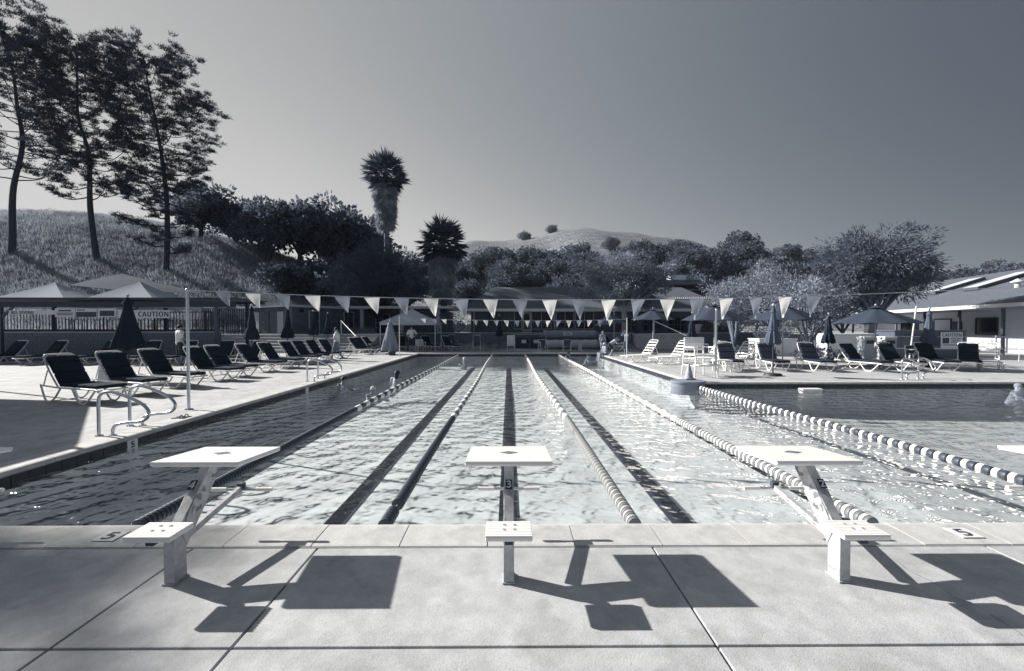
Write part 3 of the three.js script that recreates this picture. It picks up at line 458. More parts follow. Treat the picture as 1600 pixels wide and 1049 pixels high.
function handrail(x, d, label) { const g = thing('stair_handrail', label, 'handrail', 'white stair handrails'); part('rail', pipe([W3(x, d + 2.2, TER), W3(x, d + 2.2, TER + 0.95), W3(x + 0.05, d + 2.1, TER + 0.98), W3(x + 1.9, d, 0.95), W3(x + 1.95, d, 0.85), W3(x + 1.95, d, 0)], 0.03, 50, 8, 0.1), M.whitePaint, g); }
handrail(11.4, 33.4, 'white handrail on the far steps right of the pool end'); handrail(22.6, 33.4, 'white handrail on the steps below the pale shrubs'); handrail(-12.2, 31, 'white handrail on the wide steps before the restroom');
function railing(a, b, y0, y1, gap, m, label, name = 'iron_railing', r = 0.012) {
  const g = thing(name, label, 'fence'), len = a.distanceTo(b), n = Math.round(len / gap), bar = new THREE.BoxGeometry(r * 2, y1 - y0 - 0.08, r * 2);
  for (const y of [y0 + 0.06, y1 - 0.02]) part('rail', beam(V(a.x, y, a.z), V(b.x, y, b.z), 0.04, 0.04), m, g);
  for (let i = 0; i <= n; i++) { const p = a.clone().lerp(b, i / n), big = i % 16 === 0; if (big) part('post', rbox(0.06, y1 - y0 + 0.06, 0.06, 0.004, p.x, (y0 + y1) / 2, p.z, 1), m, g); else { const k = part('bar', bar, m, g); k.position.set(p.x, (y0 + y1) / 2, p.z); } }
}
railing(W3(-8.6, 35.7), W3(9.4, 35.7), 1.28, 2.15, 0.13, M.iron, 'black iron railing on top of the far block wall');
railing(W3(-28, 23.0), W3(-14.8, 23.0), 1.48, 2.45, 0.16, M.iron, 'black iron railing on the bar wall under the signs');
railing(W3(-23.4, 34.6), W3(-19.6, 34.9), 1.25, 3.1, 0.16, M.iron, 'tall black bar fence left of the restroom', 'bar_fence', 0.025);
railing(W3(9.4, 43.6), W3(22, 43.6), 3.55, 4.65, 0.2, M.whitePaint, 'white balcony railing of the upper storey behind the round tree', 'balcony_railing', 0.03);
railing(W3(-30, 31), W3(-19, 33), 0.9, 2.2, 0.25, M.iron, 'black fence on the slope behind the tents', 'slope_fence', 0.02);
// pergola with signs at the bar
{
  const g = thing('bar_pergola', 'dark timber pergola beam over the bar wall at left', 'pergola');
  part('beam', boxUV(box(18, 0.26, 0.14, -22.3, 2.78, -22.2)), M.woodDark, g); part('beam', box(18, 0.12, 0.14, -22.3, 2.98, -24.8), M.woodDark, g);
  part('roof_boards', box(18, 0.05, 3.2, -22.3, 3.07, -23.6), M.woodDark, g);
  for (const x of [-29.8, -24.6, -18.6, -14.2]) { part('post', boxUV(box(0.14, 2.65, 0.14, x, 1.325, -22.2)), M.wood, g); part('brace', beam(W3(x, 22.2, 2.1), W3(x + 0.6, 22.2, 2.65), 0.09, 0.09), M.wood, g); part('post', box(0.14, 2.95, 0.14, x, 1.475, -24.8), M.woodDark, g); }
  part('counter', box(12.5, 0.08, 0.5, -21, 1.49, -23.4), M.wood, g);
}
function sign(x, d, y, w, h, lines, label, dark, rotY = 0) {
  const g = thing('notice_board', label, 'sign', 'notice boards', W3(x, d, y), rotY); part('board', rbox(w, h, 0.03, 0.004, 0, 0, -0.0155, 1), dark ? M.signDark : M.signWhite, g);
  lines.forEach(([t, s, ly, lx = 0]) => { const m = part(typeof t === 'string' ? 'lettering' : 'print_line', typeof t === 'string' ? lettering(t, s, 0.004) : box(t, s, 0.004, 0, 0, 0.002), dark ? M.signWhite : M.ink, g); m.position.set(lx, ly, 0.0005); });
  return g;
}
sign(sx(55, 22), 22.05, sy(488.5, 22), 2.3, 0.2, [['NO  DIVING', 0.14, 0, -0.5]], 'long white NO DIVING board under the pergola beam');
sign(sx(106, 22), 22, sy(489, 22), 0.95, 0.42, [[0.6, 0.07, 0.1], [0.78, 0.04, -0.02], [0.72, 0.04, -0.1]], 'small printed board right of the NO DIVING board');
{ const g = sign(sx(139, 22), 22, sy(489, 22), 1.0, 0.42, [['RULES', 0.09, 0.13, -0.24]], 'RULES board with a dark lower panel'); part('panel', box(0.96, 0.24, 0.006, 0, -0.08, 0.002), M.signDark, g); }
{ const g = sign(sx(171, 22), 22, sy(489, 22), 0.85, 0.42, [], 'board with dark print left of the folded umbrella'); part('panel', box(0.7, 0.26, 0.006, 0, -0.03, 0.002), M.signDark, g); }
sign(sx(228, 22), 22, sy(491, 22), 2.45, 0.38, [['CAUTION', 0.24, 0.0, 0.45], [0.6, 0.045, 0.08, -0.75], [0.5, 0.045, -0.04, -0.75]], 'wide white CAUTION board right of the folded umbrella');
{ // sandwich board
  const g = thing('sandwich_board', 'white sandwich board with small print behind the first lounger', 'sign', null, W3(-9.6 - 2.2, 13.5, 0), 0.2);
  for (const s of [1, -1]) { const p = part('panel', rbox(0.45, 0.8, 0.025, 0.01, 0, 0.4, 0, 1), M.signWhite, g); p.rotation.x = -0.2 * s; p.position.z = 0.17 * s; if (s > 0) [0.62, 0.54, 0.46, 0.38, 0.3].forEach((y, i) => { const m = part('print_line', box([0.3, 0.34, 0.26, 0.32, 0.2][i], i ? 0.022 : 0.045, 0.003), M.ink, p); m.position.set(0, y, 0.014); }); }
}
// ---------- buildings ----------
function opening(parent, x, y0, y1, w, z, cols = 2, sillRow = 0.62, fm = M.trim) {   // a framed window in a wall facing +z
  const f = part('window', merge([box(w + 0.12, 0.07, 0.1, x, y1 + 0.035, z), box(w + 0.12, 0.07, 0.12, x, y0 - 0.035, z), box(0.07, y1 - y0, 0.1, x - w / 2 - 0.035, (y0 + y1) / 2, z), box(0.07, y1 - y0, 0.1, x + w / 2 + 0.035, (y0 + y1) / 2, z)]), fm, parent);
  const t = sillRow ? lerp(y0, y1, 1 - sillRow) : y0;
  for (let i = 0; i < cols; i++) { const cw = w / cols, cx = x - w / 2 + cw * (i + 0.5); part('pane', box(cw - 0.05, y1 - t - 0.03, 0.015, cx, (t + y1) / 2, z - 0.02), M.glass, f); if (sillRow) part('pane', box(cw - 0.05, t - y0 - 0.05, 0.015, cx, (t + y0) / 2, z - 0.02), M.glass, f); }
  if (cols > 1) for (let i = 1; i < cols; i++) part('mullion', box(0.05, y1 - y0, 0.06, x - w / 2 + w * i / cols, (y0 + y1) / 2, z), fm, f);
  if (sillRow) part('transom', box(w, 0.05, 0.06, x, t, z), fm, f);
}
function door(parent, x, y0, h, w, z, m, glazed) { const f = part('door', rbox(w, h, 0.06, 0.005, x, y0 + h / 2, z, 1), m, parent); part('door_frame', merge([box(0.08, h + 0.08, 0.1, x - w / 2 - 0.04, y0 + h / 2, z), box(0.08, h + 0.08, 0.1, x + w / 2 + 0.04, y0 + h / 2, z), box(w, 0.08, 0.1, x, y0 + h + 0.04, z)]), M.trim, f); part('handle', box(0.03, 0.14, 0.05, x + w * 0.4, y0 + 1, z + 0.05), M.steel, f); if (glazed) part('pane', box(w - 0.25, h - 0.5, 0.01, x, y0 + h / 2 + 0.05, z + 0.034), M.glass, f); }
{ // clubhouse
  const g = thing('clubhouse', 'long low clubhouse with shingled hip roof and windows beyond the far wall', 'building', null, W3(0, 42, TER));
  part('wall', boxUV(box(22.9, 2.1, 7, 7.95, 1.05, -3.55)), M.wallPaint, g);
  const R = new THREE.BufferGeometry(), e = 2.18, r = 4.7; const P = [[-4.4, e, 1.1], [20.2, e, 1.1], [20.2, e, -11], [-4.4, e, -11], [-1.5, r, -5.4], [18, r, -5.4]];
  const fc = [[0, 1, 5], [0, 5, 4], [1, 2, 5], [2, 3, 4], [2, 4, 5], [3, 0, 4]]; R.setAttribute('position', new THREE.Float32BufferAttribute(fc.flat().flatMap((i) => P[i]), 3)); R.computeVertexNormals(); planUV(R);
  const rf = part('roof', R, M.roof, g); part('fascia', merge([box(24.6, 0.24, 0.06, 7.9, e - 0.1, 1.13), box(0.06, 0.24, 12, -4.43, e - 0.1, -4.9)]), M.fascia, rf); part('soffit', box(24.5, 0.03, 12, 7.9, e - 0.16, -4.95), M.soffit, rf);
  opening(g, 3.0, 0.4, 1.95, 1.7, 0.0); opening(g, 5.2, 0.4, 1.95, 1.55, 0.0); opening(g, 7.0, 0.4, 1.95, 1.6, 0.0);
  door(g, 1.65, 0.05, 1.9, 0.75, 0.0, M.trim, true); opening(g, 0.85, 0.4, 1.95, 0.6, 0.0, 1);
  for (let i = 0; i < 3; i++) part('column', rbox(0.14, 2.1, 0.14, 0.01, [-3.2, 2.05, 4.2][i], 1.05, 0.12, 1), M.trim, g);
  for (let i = 0; i < 4; i++) opening(g, 11 + i * 2.3, 0.2, 1.4, 1.7, 0.0, 3, 0.5, M.wallMid);
  for (let i = 0; i < 60; i++) part('board', box(0.02, 2.05, 0.02, -3.3 + i * 0.385, 1.05, 0.001), M.wallMid, g);
}
{ // two storey part behind
  const g = thing('upper_storey', 'flat roofed upper storey with dark windows behind the round tree', 'building', null, W3(20.4, 50, TER));
  part('wall', boxUV(box(9, 4.9, 6, 0, 2.45, -3)), M.wallMid, g); const rf = part('roof', boxUV(box(10.6, 0.5, 8.4, 0, 5.3, -2.2)), M.wallPaint, g); part('rooftop_box', boxUV(box(1.7, 0.85, 1.4, -1.4, 5.98, -1.6)), M.wallLight, rf);
  for (let i = 0; i < 3; i++) opening(g, -3 + i * 2.6, 2.7, 4.6, 2.3, 0.06, 2, 0, M.trim);
  part('balcony_floor', box(13, 0.2, 6.4, -4.5, 2.25, 3.2), M.wallMid, g);
}
{ // restroom, turned so that one corner faces the pool
  const a = Math.atan2(4.5, 2.8), g = thing('restroom', 'small flat roofed restroom block with doors above the wide steps', 'building', null, W3(-16.9, 35.6, TER), 0);
  g.rotation.y = a - 0.0; // local +x runs back along the right-hand face
  part('wall', boxUV(box(7.6, 2.1, 6.2, 3.8, 1.05, -3.1)), M.wallPaint, g); const rf = part('roof', boxUV(box(8.8, 0.1, 7.4, 3.8, 2.2, -3.1)), M.roof, g); part('fascia', merge([box(8.8, 0.16, 0.05, 3.8, 2.17, 0.63), box(0.05, 0.16, 7.4, -0.63, 2.17, -3.1)]), M.trim, rf);
  door(g, 1.9, 0.02, 1.8, 0.8, 0.04, M.doorDark); door(g, 5.3, 0.02, 1.8, 0.9, 0.04, M.doorDark); part('wall_lamp', rbox(0.3, 0.3, 0.16, 0.02, 0.75, 1.85, 0.1), M.dark, g);
  for (const [z, m] of [[-1.5, M.doorLight], [-3.5, M.wallMid], [-4.9, M.doorLight]]) { const q = new THREE.Group(); q.name = 'side_door'; g.add(q); part('leaf', rbox(0.06, 1.75, 0.8, 0.005, -0.03, 0.9, z, 1), m, q); part('handle', box(0.05, 0.14, 0.03, -0.08, 0.95, z - 0.3), M.steel, q); }
}
{ // low wing with columns
  const g = thing('column_pavilion', 'low pavilion with pale columns right of the restroom', 'building', null, W3(-12.6, 41, TER)); part('wall', boxUV(box(9, 2, 4, 2.5, 1, -3)), M.wallMid, g); part('roof', boxUV(box(10.5, 0.2, 7, 2.5, 2.25, -1.8)), M.trim, g);
  for (const x of [-1.6, -0.3, 3.2, 6.4]) part('column', rbox(0.3, 2.15, 0.3, 0.02, x, 1.07, 0.9, 1), M.trim, g); opening(g, 1, 0.5, 1.7, 1.2, -0.97); door(g, -0.9, 0, 1.85, 0.8, -0.97, M.doorDark);
}
{ // right building, long eave running away from the pool
  const g = thing('right_building', 'long building with broad shingled roof and white eave at right', 'building', null, W3(26.5, 17.6, 0), -Math.atan2(0.971, 0.238) + Math.PI); g.rotation.y = Math.atan2(0.971, 0.238);
  // local +x runs away from the camera along the eave, local -z into ... +z to the building's inside is -n; wall stands at z = +-
  const inn = 1; // inside lies towards local +z
  part('wall', boxUV(merge([box(34, 2.9, 0.25, 14, 1.45, 3.2 * inn), box(0.25, 2.9, 14, -3, 1.45, 10.2 * inn), box(0.25, 2.9, 14, 31, 1.45, 10.2 * inn)])), M.wallLight, g);
  const R = (s) => { const q = new THREE.BufferGeometry(); q.setAttribute('position', new THREE.Float32BufferAttribute(s, 3)); q.computeVertexNormals(); return planUV(q); };
  const e = 3.02, r = 6.3, x0 = -5, x1 = 33, z1 = 9.5; const rf = part('roof', R([x0, e, -0.2, x1, e, -0.2, x1, r, z1, x0, e, -0.2, x1, r, z1, x0, r, z1, x0, r, z1, x1, r, z1, x1, e, 19, x0, r, z1, x1, e, 19, x0, e, 19]), M.roof, g);
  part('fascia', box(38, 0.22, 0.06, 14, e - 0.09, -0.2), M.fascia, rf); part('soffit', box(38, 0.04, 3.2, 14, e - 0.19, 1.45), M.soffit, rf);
  const slope = Math.atan2(r - e, z1 + 0.2);
  for (const [x, z, w, l] of [[22, 5.4, 1.7, 3.6], [17.4, 5.4, 1.7, 3.6]]) { const s = part('skylight', rbox(w, 0.22, l, 0.02, 0, 0, 0, 1), M.roof, rf); s.position.set(x, e + (z + 0.2) * Math.tan(slope) + 0.16, z); s.rotation.x = -slope; part('skylight_glass', box(w - 0.2, 0.01, l - 0.2, 0, 0.117, 0), M.trim, s); }
  const v = part('roof_vent', merge([new THREE.CylinderGeometry(0.14, 0.16, 0.4, 14).translate(0, 0.2, 0), new THREE.ConeGeometry(0.34, 0.22, 14).translate(0, 0.5, 0), new THREE.CylinderGeometry(0.34, 0.34, 0.05, 14).translate(0, 0.38, 0)]), M.fascia, rf); v.position.set(12.6, e + 3.5 * Math.tan(slope), 3.3);
  part('roof_box', rbox(0.7, 0.45, 0.7, 0.02, 30.5, e + 2.2 * Math.tan(slope) + 0.2, 2), M.fascia, rf);
  for (let i = 0; i < 9; i++) part('column', rbox(0.14, 2.8, 0.14, 0.01, -1 + i * 3.6, 1.4, 0.7, 1), i % 3 ? M.iron : M.wallPaint, g);
  for (let i = 0; i < 6; i++) { const f = part('window', merge([box(1.9, 0.08, 0.1, 0, 0.55, 0), box(1.9, 0.08, 0.1, 0, -0.55, 0), box(0.08, 1.1, 0.1, -0.95, 0, 0), box(0.08, 1.1, 0.1, 0.95, 0, 0)]), M.iron, g); f.position.set(1.5 + i * 4.4, 1.75, 3.05); part('pane', box(1.82, 1.02, 0.02), i % 2 ? M.glass : M.signWhite, f); }
  for (const x of [17.5, 22.5]) { const q = part('door', rbox(0.95, 2.1, 0.06, 0.01, x, 1.06, 3.03, 1), M.doorDark, g); part('handle', box(0.03, 0.14, 0.05, x - 0.36, 1, 2.97), M.steel, q); }
}
{ // grey cabinet with its caution sign
  const g = thing('pump_cabinet', 'big grey equipment cabinet behind the right loungers', 'cabinet', null, W3(22.4, 24.6, 0)); part('body', rbox(3.8, 1.45, 1.2, 0.02, 0, 0.735, 0, 1), M.cabinet, g); part('lid', rbox(3.9, 0.07, 1.3, 0.02, 0, 1.48, 0, 1), M.cabinet, g); for (const x of [-0.95, 0.32]) part('door', rbox(1.2, 1.25, 0.03, 0.01, x, 0.72, 0.61, 1), M.cabinet, g); part('vent', box(0.9, 0.08, 0.03, -1, 1.25, 0.63), M.signDark, g);
  const s = sign(23.45, 23.9, 0.98, 1.15, 0.85, [['CAUTION', 0.17, 0.28], [0.55, 0.04, 0.1, 0.22], [0.48, 0.04, 0.0, 0.22], [0.52, 0.04, -0.1, 0.22], [0.95, 0.035, -0.25, 0]], 'white CAUTION board with small print on the grey cabinet'); part('panel', box(0.35, 0.3, 0.006, -0.32, -0.02, 0.001), M.signDark, s);
}
{ // chain link fence
  const g = thing('chain_link_fence', 'low chain link fence with steel rails at the right edge', 'fence'); const a = 17.4, b = 33, d = 22.6, l = [];
  for (const x of [24.4, 28, 32.5]) part('post', rod(W3(x, d, 0), W3(x, d, 1.25), 0.035), M.galv, g);
  part('rail', rod(W3(24.4, d, 1.18), W3(b, d, 1.18), 0.022), M.galv, g); part('rail', rod(W3(a, d, 0.62), W3(29.8, d - 0.02, 0.55), 0.024), M.galv, g); part('rail', rod(W3(a, d + 0.1, 1.22), W3(24.4, d, 1.18), 0.012), M.galv, g);
  for (let x = 24.4; x < b; x += 0.11) { l.push(rod(W3(x, d, 0.05), W3(x + 1.12, d, 1.17), 0.0045, 0.0045, 3), rod(W3(x + 1.12, d, 0.05), W3(x, d, 1.17), 0.0045, 0.0045, 3)); }
  part('wire_mesh', merge(l), M.galv, g).userData.kind = 'stuff';
}
{ // planters
  for (const [x, d, w, h, dp, lab] of [[15.6, 26.8, 2.2, 0.95, 1.2, 'white planter wall with a clipped shrub, left of the dark door'], [19.2, 25.6, 3.0, 1.25, 0.9, 'low white wall between the tree trunk and the grey cabinet'], [8.7, 35.0, 1.0, 0.0, 0.8, '']]) if (lab) { const g = thing('planter_wall', lab, 'planter', 'white planter walls', W3(x, d, 0)); part('body', boxUV(rbox(w, h, dp, 0.02, 0, h / 2, 0, 1)), M.wallLight, g); part('cap', rbox(w + 0.08, 0.06, dp + 0.08, 0.015, 0, h + 0.03, 0, 1), M.fascia, g); }
  const prof = [[0.001, 0], [0.32, 0], [0.42, 0.5], [0.5, 0.62], [0.5, 0.7], [0.44, 0.7], [0.42, 0.6], [0.001, 0.58]].map(([a, b]) => new THREE.Vector2(a, b));
  for (const [x, d, y, lab] of [[14.6, 35.5, TER + 0.02, 'pale round flower pot at the top of the far steps'], [20.2, 28.6, 0, 'pale round flower pot by the dark building door']]) { const g = thing('flower_pot', lab, 'pot', 'round flower pots', W3(x, d, y)); part('pot', new THREE.LatheGeometry(prof, 24), M.coverLight, g); part('rim', new THREE.TorusGeometry(0.47, 0.04, 8, 24).rotateX(Math.PI / 2).translate(0, 0.68, 0), M.coverLight, g); part('soil', new THREE.CircleGeometry(0.42, 20).rotateX(-Math.PI / 2).translate(0, 0.6, 0), M.bark, g); }
}
// ---------- plants ----------
class Leaves {
  constructor() { this.p = []; this.c = []; }
  tri(a, b, c, k) { this.p.push(a.x, a.y, a.z, b.x, b.y, b.z, c.x, c.y, c.z); for (let i = 0; i < 3; i++) this.c.push(k, k, k); }
  leaf(o, dir, len, w, k) { const s = V(rr(-1, 1), rr(-1, 1), rr(-1, 1)).cross(dir).normalize().multiplyScalar(w / 2), m = o.clone().addScaledVector(dir, len * 0.45), t = o.clone().addScaledVector(dir, len); this.tri(o, m.clone().add(s), t, k); this.tri(o, t, m.clone().sub(s), k); }
  blade(o, dir, len, w, k) { const s = V(rr(-1, 1), rr(-1, 1), rr(-1, 1)).cross(dir).normalize().multiplyScalar(w / 2); this.tri(o.clone().add(s), o.clone().sub(s), o.clone().addScaledVector(dir, len), k); }
  geo() { const g = new THREE.BufferGeometry(); g.setAttribute('position', new THREE.Float32BufferAttribute(this.p, 3)); g.setAttribute('color', new THREE.Float32BufferAttribute(this.c, 3)); g.computeVertexNormals(); return g; }
}
const ball = () => { let v; do v = V(rr(-1, 1), rr(-1, 1), rr(-1, 1)); while (v.lengthSq() > 1); return v; };
const dirn = () => ball().normalize();
function taper(pts, r0, r1, n = 8) { const g = new THREE.TubeGeometry(new THREE.CatmullRomCurve3(pts), pts.length * 5, 1, n, false), p = g.attributes.position, cv = new THREE.CatmullRomCurve3(pts), seg = pts.length * 5; for (let i = 0; i <= seg; i++) { const c = cv.getPointAt(i / seg), r = lerp(r0, r1, i / seg); for (let j = 0; j <= n; j++) { const k = i * (n + 1) + j; p.setXYZ(k, c.x + (p.getX(k) - c.x) * r, c.y + (p.getY(k) - c.y) * r, c.z + (p.getZ(k) - c.z) * r); } } g.computeVertexNormals(); return g; }
// broadleaf tree: clumps of leaves spread through an uneven crown
function broadleaf(o) {      // o: h, base, rx, ry, rz, clumps, per, size, lw, trunkR, limbs, droop
  const lv = new Leaves(), wood = [], top = o.h, cy = o.base + (top - o.base) / 2, ry = (top - o.base) / 2, cl = [];
  for (let i = 0; i < o.clumps; i++) { const d = dirn(), q = o.hollow ? Math.pow(rnd(), 0.25) : Math.pow(rnd(), 0.4), lump = 0.78 + 0.3 * Math.sin(d.x * 5 + o.seed) * Math.sin(d.z * 4 + o.seed * 2) + 0.12 * Math.sin(d.y * 9 + d.x * 7); cl.push(V(d.x * o.rx * q * lump, cy + d.y * ry * q * lump, d.z * o.rz * q * lump)); }
  for (const c of cl) {
    const R = o.cr * rr(0.7, 1.3), tone = rr(0.75, 1.25), out = V(c.x / o.rx, (c.y - cy) / ry, c.z / o.rz);
    for (let i = 0; i < o.per; i++) {
      const d = dirn(), p = c.clone().addScaledVector(d, R * Math.pow(rnd(), 0.4)); p.y = c.y + (p.y - c.y) * 0.75;
      const ld = d.clone().addScaledVector(out, o.out ?? 0.4); ld.y -= o.droop ?? 0; ld.normalize();
      lv.leaf(p, ld, o.size * rr(0.6, 1.3), o.size * o.lw * rr(0.7, 1.3), tone * rr(0.75, 1.25));
    }
  }
  const fork = V(rr(-0.1, 0.1), o.fork ?? o.base * 0.8, rr(-0.1, 0.1)); wood.push(taper([V(0, -0.4, 0), V(rr(-0.1, 0.1), fork.y * 0.5, rr(-0.1, 0.1)), fork], o.trunkR, o.trunkR * 0.7));
  for (let i = 0; i < o.limbs; i++) { const e = cl[Math.floor(rnd() * cl.length)].clone(); e.multiplyScalar(0.95); e.y = Math.max(e.y, fork.y + 0.4); const m = fork.clone().lerp(e, 0.5).add(V(rr(-0.4, 0.4), rr(0.1, 0.6), rr(-0.4, 0.4))); wood.push(taper([fork.clone(), m, e], o.trunkR * 0.5, 0.02, 6)); }
  return { crown: lv.geo(), trunk: merge(wood) };
}
function plantTree(name, t, leaf, bark, pos, label, cat, group, s = 1, turn = 0) { const g = thing(name, label, cat, group, pos, turn); part('trunk', t.trunk, bark, g); part('crown', t.crown, leaf, g); g.scale.setScalar(s); return g; }
// round weeping tree left of centre, one over the clubhouse, one at right
const willow = (h, base, r, seedN, clumps = 300, per = 70) => broadleaf({ h, base, rx: r, rz: r * 0.9, clumps, per, cr: 0.62, size: 0.32, lw: 0.2, out: 0.9, droop: 0.35, trunkR: 0.3, limbs: 26, fork: base * 0.75, hollow: 1, seed: seedN });
plantTree('round_tree', willow(8.6, 2.0, 4.7, 1, 360, 80), L.willow, M.bark, W3(sx(592, 41), 41.5, TER - 0.3), 'large dark round tree in front of the tall palm', 'tree', null, 1);
plantTree('round_tree', willow(6.9, 2.4, 4.2, 2.7), L.willowPale, M.barkWhite, W3(sx(976, 38.5), 38.5, TER), 'round pale-leaved tree standing before the clubhouse roof', 'tree', null, 1);
plantTree('round_tree', willow(8.9, 3.4, 4.4, 4.1, 340, 74), leafMat(0.13), M.barkPale, W3(sx(1368, 27.5), 27.5, 0), 'big round tree before the right building roof', 'tree', null, 0.86);
// pale loose trees and shrubs at right
const olive = (h, base, r, s) => broadleaf({ h, base, rx: r, rz: r, clumps: 130, per: 46, cr: 0.62, size: 0.2, lw: 0.38, out: 0.5, droop: -0.25, trunkR: 0.14, limbs: 9, seed: s });
[[1148, 33, 5.4, 1.2, 2.4, 'pale feathery tree just right of the upper storey'], [1215, 31, 5.6, 1.4, 2.6, 'pale feathery tree in the middle of the right grove'], [1275, 29, 4.9, 1.3, 2.3, 'pale feathery tree left of the big round tree'], [1185, 36, 7.0, 2.0, 2.6, 'taller pale tree behind the right grove'], [1318, 34, 5.6, 1.5, 2.2, 'pale tree tucked behind the big round tree']].forEach(([px, d, h, b, r, lab], i) => plantTree('pale_tree', olive(h, b, r, i * 1.7), L.olive, M.barkPale, W3(sx(px, d), d, 0), lab, 'tree', 'pale feathery trees at right'));
{ // bare forked trunks of small trees
  for (const [px, d, lab] of [[1268, 22, 'small tree with pale forked trunk behind the right loungers'], [1146, 24, 'small gnarled tree right of the lifeguard chair']]) { const t = broadleaf({ h: 4.2, base: 2.3, rx: 1.7, rz: 1.6, clumps: 46, per: 40, cr: 0.5, size: 0.17, lw: 0.4, out: 0.4, droop: 0, trunkR: 0.13, limbs: 6, fork: 0.7, seed: px }); plantTree('small_tree', t, L.olive, M.barkPale, W3(sx(px, d), d, 0), lab, 'tree', 'small forked trees'); }
}
function shrub(w, h, dp, n) { const lv = new Leaves(); for (let i = 0; i < n; i++) { const d = dirn(); const p = V(d.x * w / 2, h / 2 + d.y * h / 2, d.z * dp / 2).multiplyScalar(rr(0.75, 1)); lv.leaf(p, dirn().addScaledVector(d, 0.7).normalize(), rr(0.08, 0.16), 0.06, rr(0.7, 1.3)); } return lv.geo(); }
[[15.6, 26.8, 0.95, 2.3, 0.75, 1.2, 'clipped pale shrub in the white planter wall'], [19.0, 29.5, 0.2, 4.4, 2.0, 1.4, 'clipped hedge behind the low white wall'], [12.6, 23.4, 0, 2.6, 0.8, 1.2, 'low dark shrub bed behind the right loungers'], [15.2, 22.2, 0, 2.8, 0.7, 1.2, 'low leafy bed left of the dark door'], [sx(703, 37), 37.5, TER, 2.6, 1.9, 1.6, 'leafy shrub at the foot of the short palm'], [sx(740, 48), 49, TER, 5, 3.4, 3, 'dark shrub at the left end of the clubhouse'], [-13.6, 22, 0, 1.2, 0.8, 0.8, 'small dark shrub at the end of the bar wall']].forEach(([x, d, y, w, h, dp, lab]) => { const g = thing('shrub', lab, 'shrub', 'shrubs', W3(x, d, y)); part('foliage', shrub(w, h, dp, 900), L.shrub, g); part('stem', merge([rod(V(0, 0, 0), V(0.1, h * 0.6, 0), 0.03), rod(V(0.2, 0, 0), V(0.4, h * 0.6, 0.1), 0.02)]), M.bark, g); });
// palms
function palm(h, crownR, skirtLen, pos, label) {
  const g = thing('fan_palm', label, 'palm', 'fan palms', pos), lv = new Leaves(), dead = new Leaves();
  part('trunk', taper([V(0, -0.5, 0), V(0.1, h * 0.4, 0), V(0.05, h * 0.75, 0.05), V(0, h, 0)], 0.36, 0.26, 10), M.barkPale, g);
  const fan = (B, base, dir, stalk, R, k) => { const tip = base.clone().addScaledVector(dir, stalk); B.blade(base, dir, stalk * 1.05, 0.08, k * 0.9); const side = dir.clone().cross(V(0, 1, 0)).normalize(); if (side.lengthSq() < 0.1) side.set(1, 0, 0); const up = side.clone().cross(dir).normalize(); for (let i = -7; i <= 7; i++) { const a = i / 7 * 1.25, d = dir.clone().multiplyScalar(Math.cos(a)).addScaledVector(side, Math.sin(a)).addScaledVector(up, rr(-0.15, 0.15)); d.y -= 0.12 + 0.15 * rnd(); B.leaf(tip, d.normalize(), R * rr(0.8, 1.1), R * 0.12, k * rr(0.8, 1.2)); } };
  for (let i = 0; i < 95; i++) { const el = lerp(1.5, -0.75, Math.pow(i / 95, 0.8)), az = i * 2.39996, d = V(Math.cos(el) * Math.cos(az), Math.sin(el), Math.cos(el) * Math.sin(az)); fan(lv, V(0, h - 0.1 - 0.5 * i / 95, 0), d, crownR * rr(0.3, 0.72), crownR * rr(0.4, 0.65), rr(0.7, 1.35)); }
  for (let i = 0; i < 260; i++) { const t = rnd(), az = rnd() * 6.283, d = V(Math.cos(az) * lerp(0.75, 0.3, t), -1, Math.sin(az) * lerp(0.75, 0.3, t)).normalize(); fan(dead, V(Math.cos(az) * 0.3, h - 0.5 - t * skirtLen, Math.sin(az) * 0.3), d, rr(0.5, 1.0) * crownR * lerp(0.55, 0.3, t), crownR * rr(0.3, 0.6), rr(0.65, 1.3)); }
  part('crown', lv.geo(), L.palm, g); part('dead_frond_skirt', dead.geo(), L.palmDead, g);
}
palm(19.8 - 1, 2.6, 5.2, W3(sx(604, 55), 55, 1.5), 'tall fan palm with a shaggy skirt rising above the round tree');
palm(9.0, 2.3, 4.6, W3(sx(692, 44), 44, 1.0), 'short fan palm with a thick pale skirt of dead fronds');
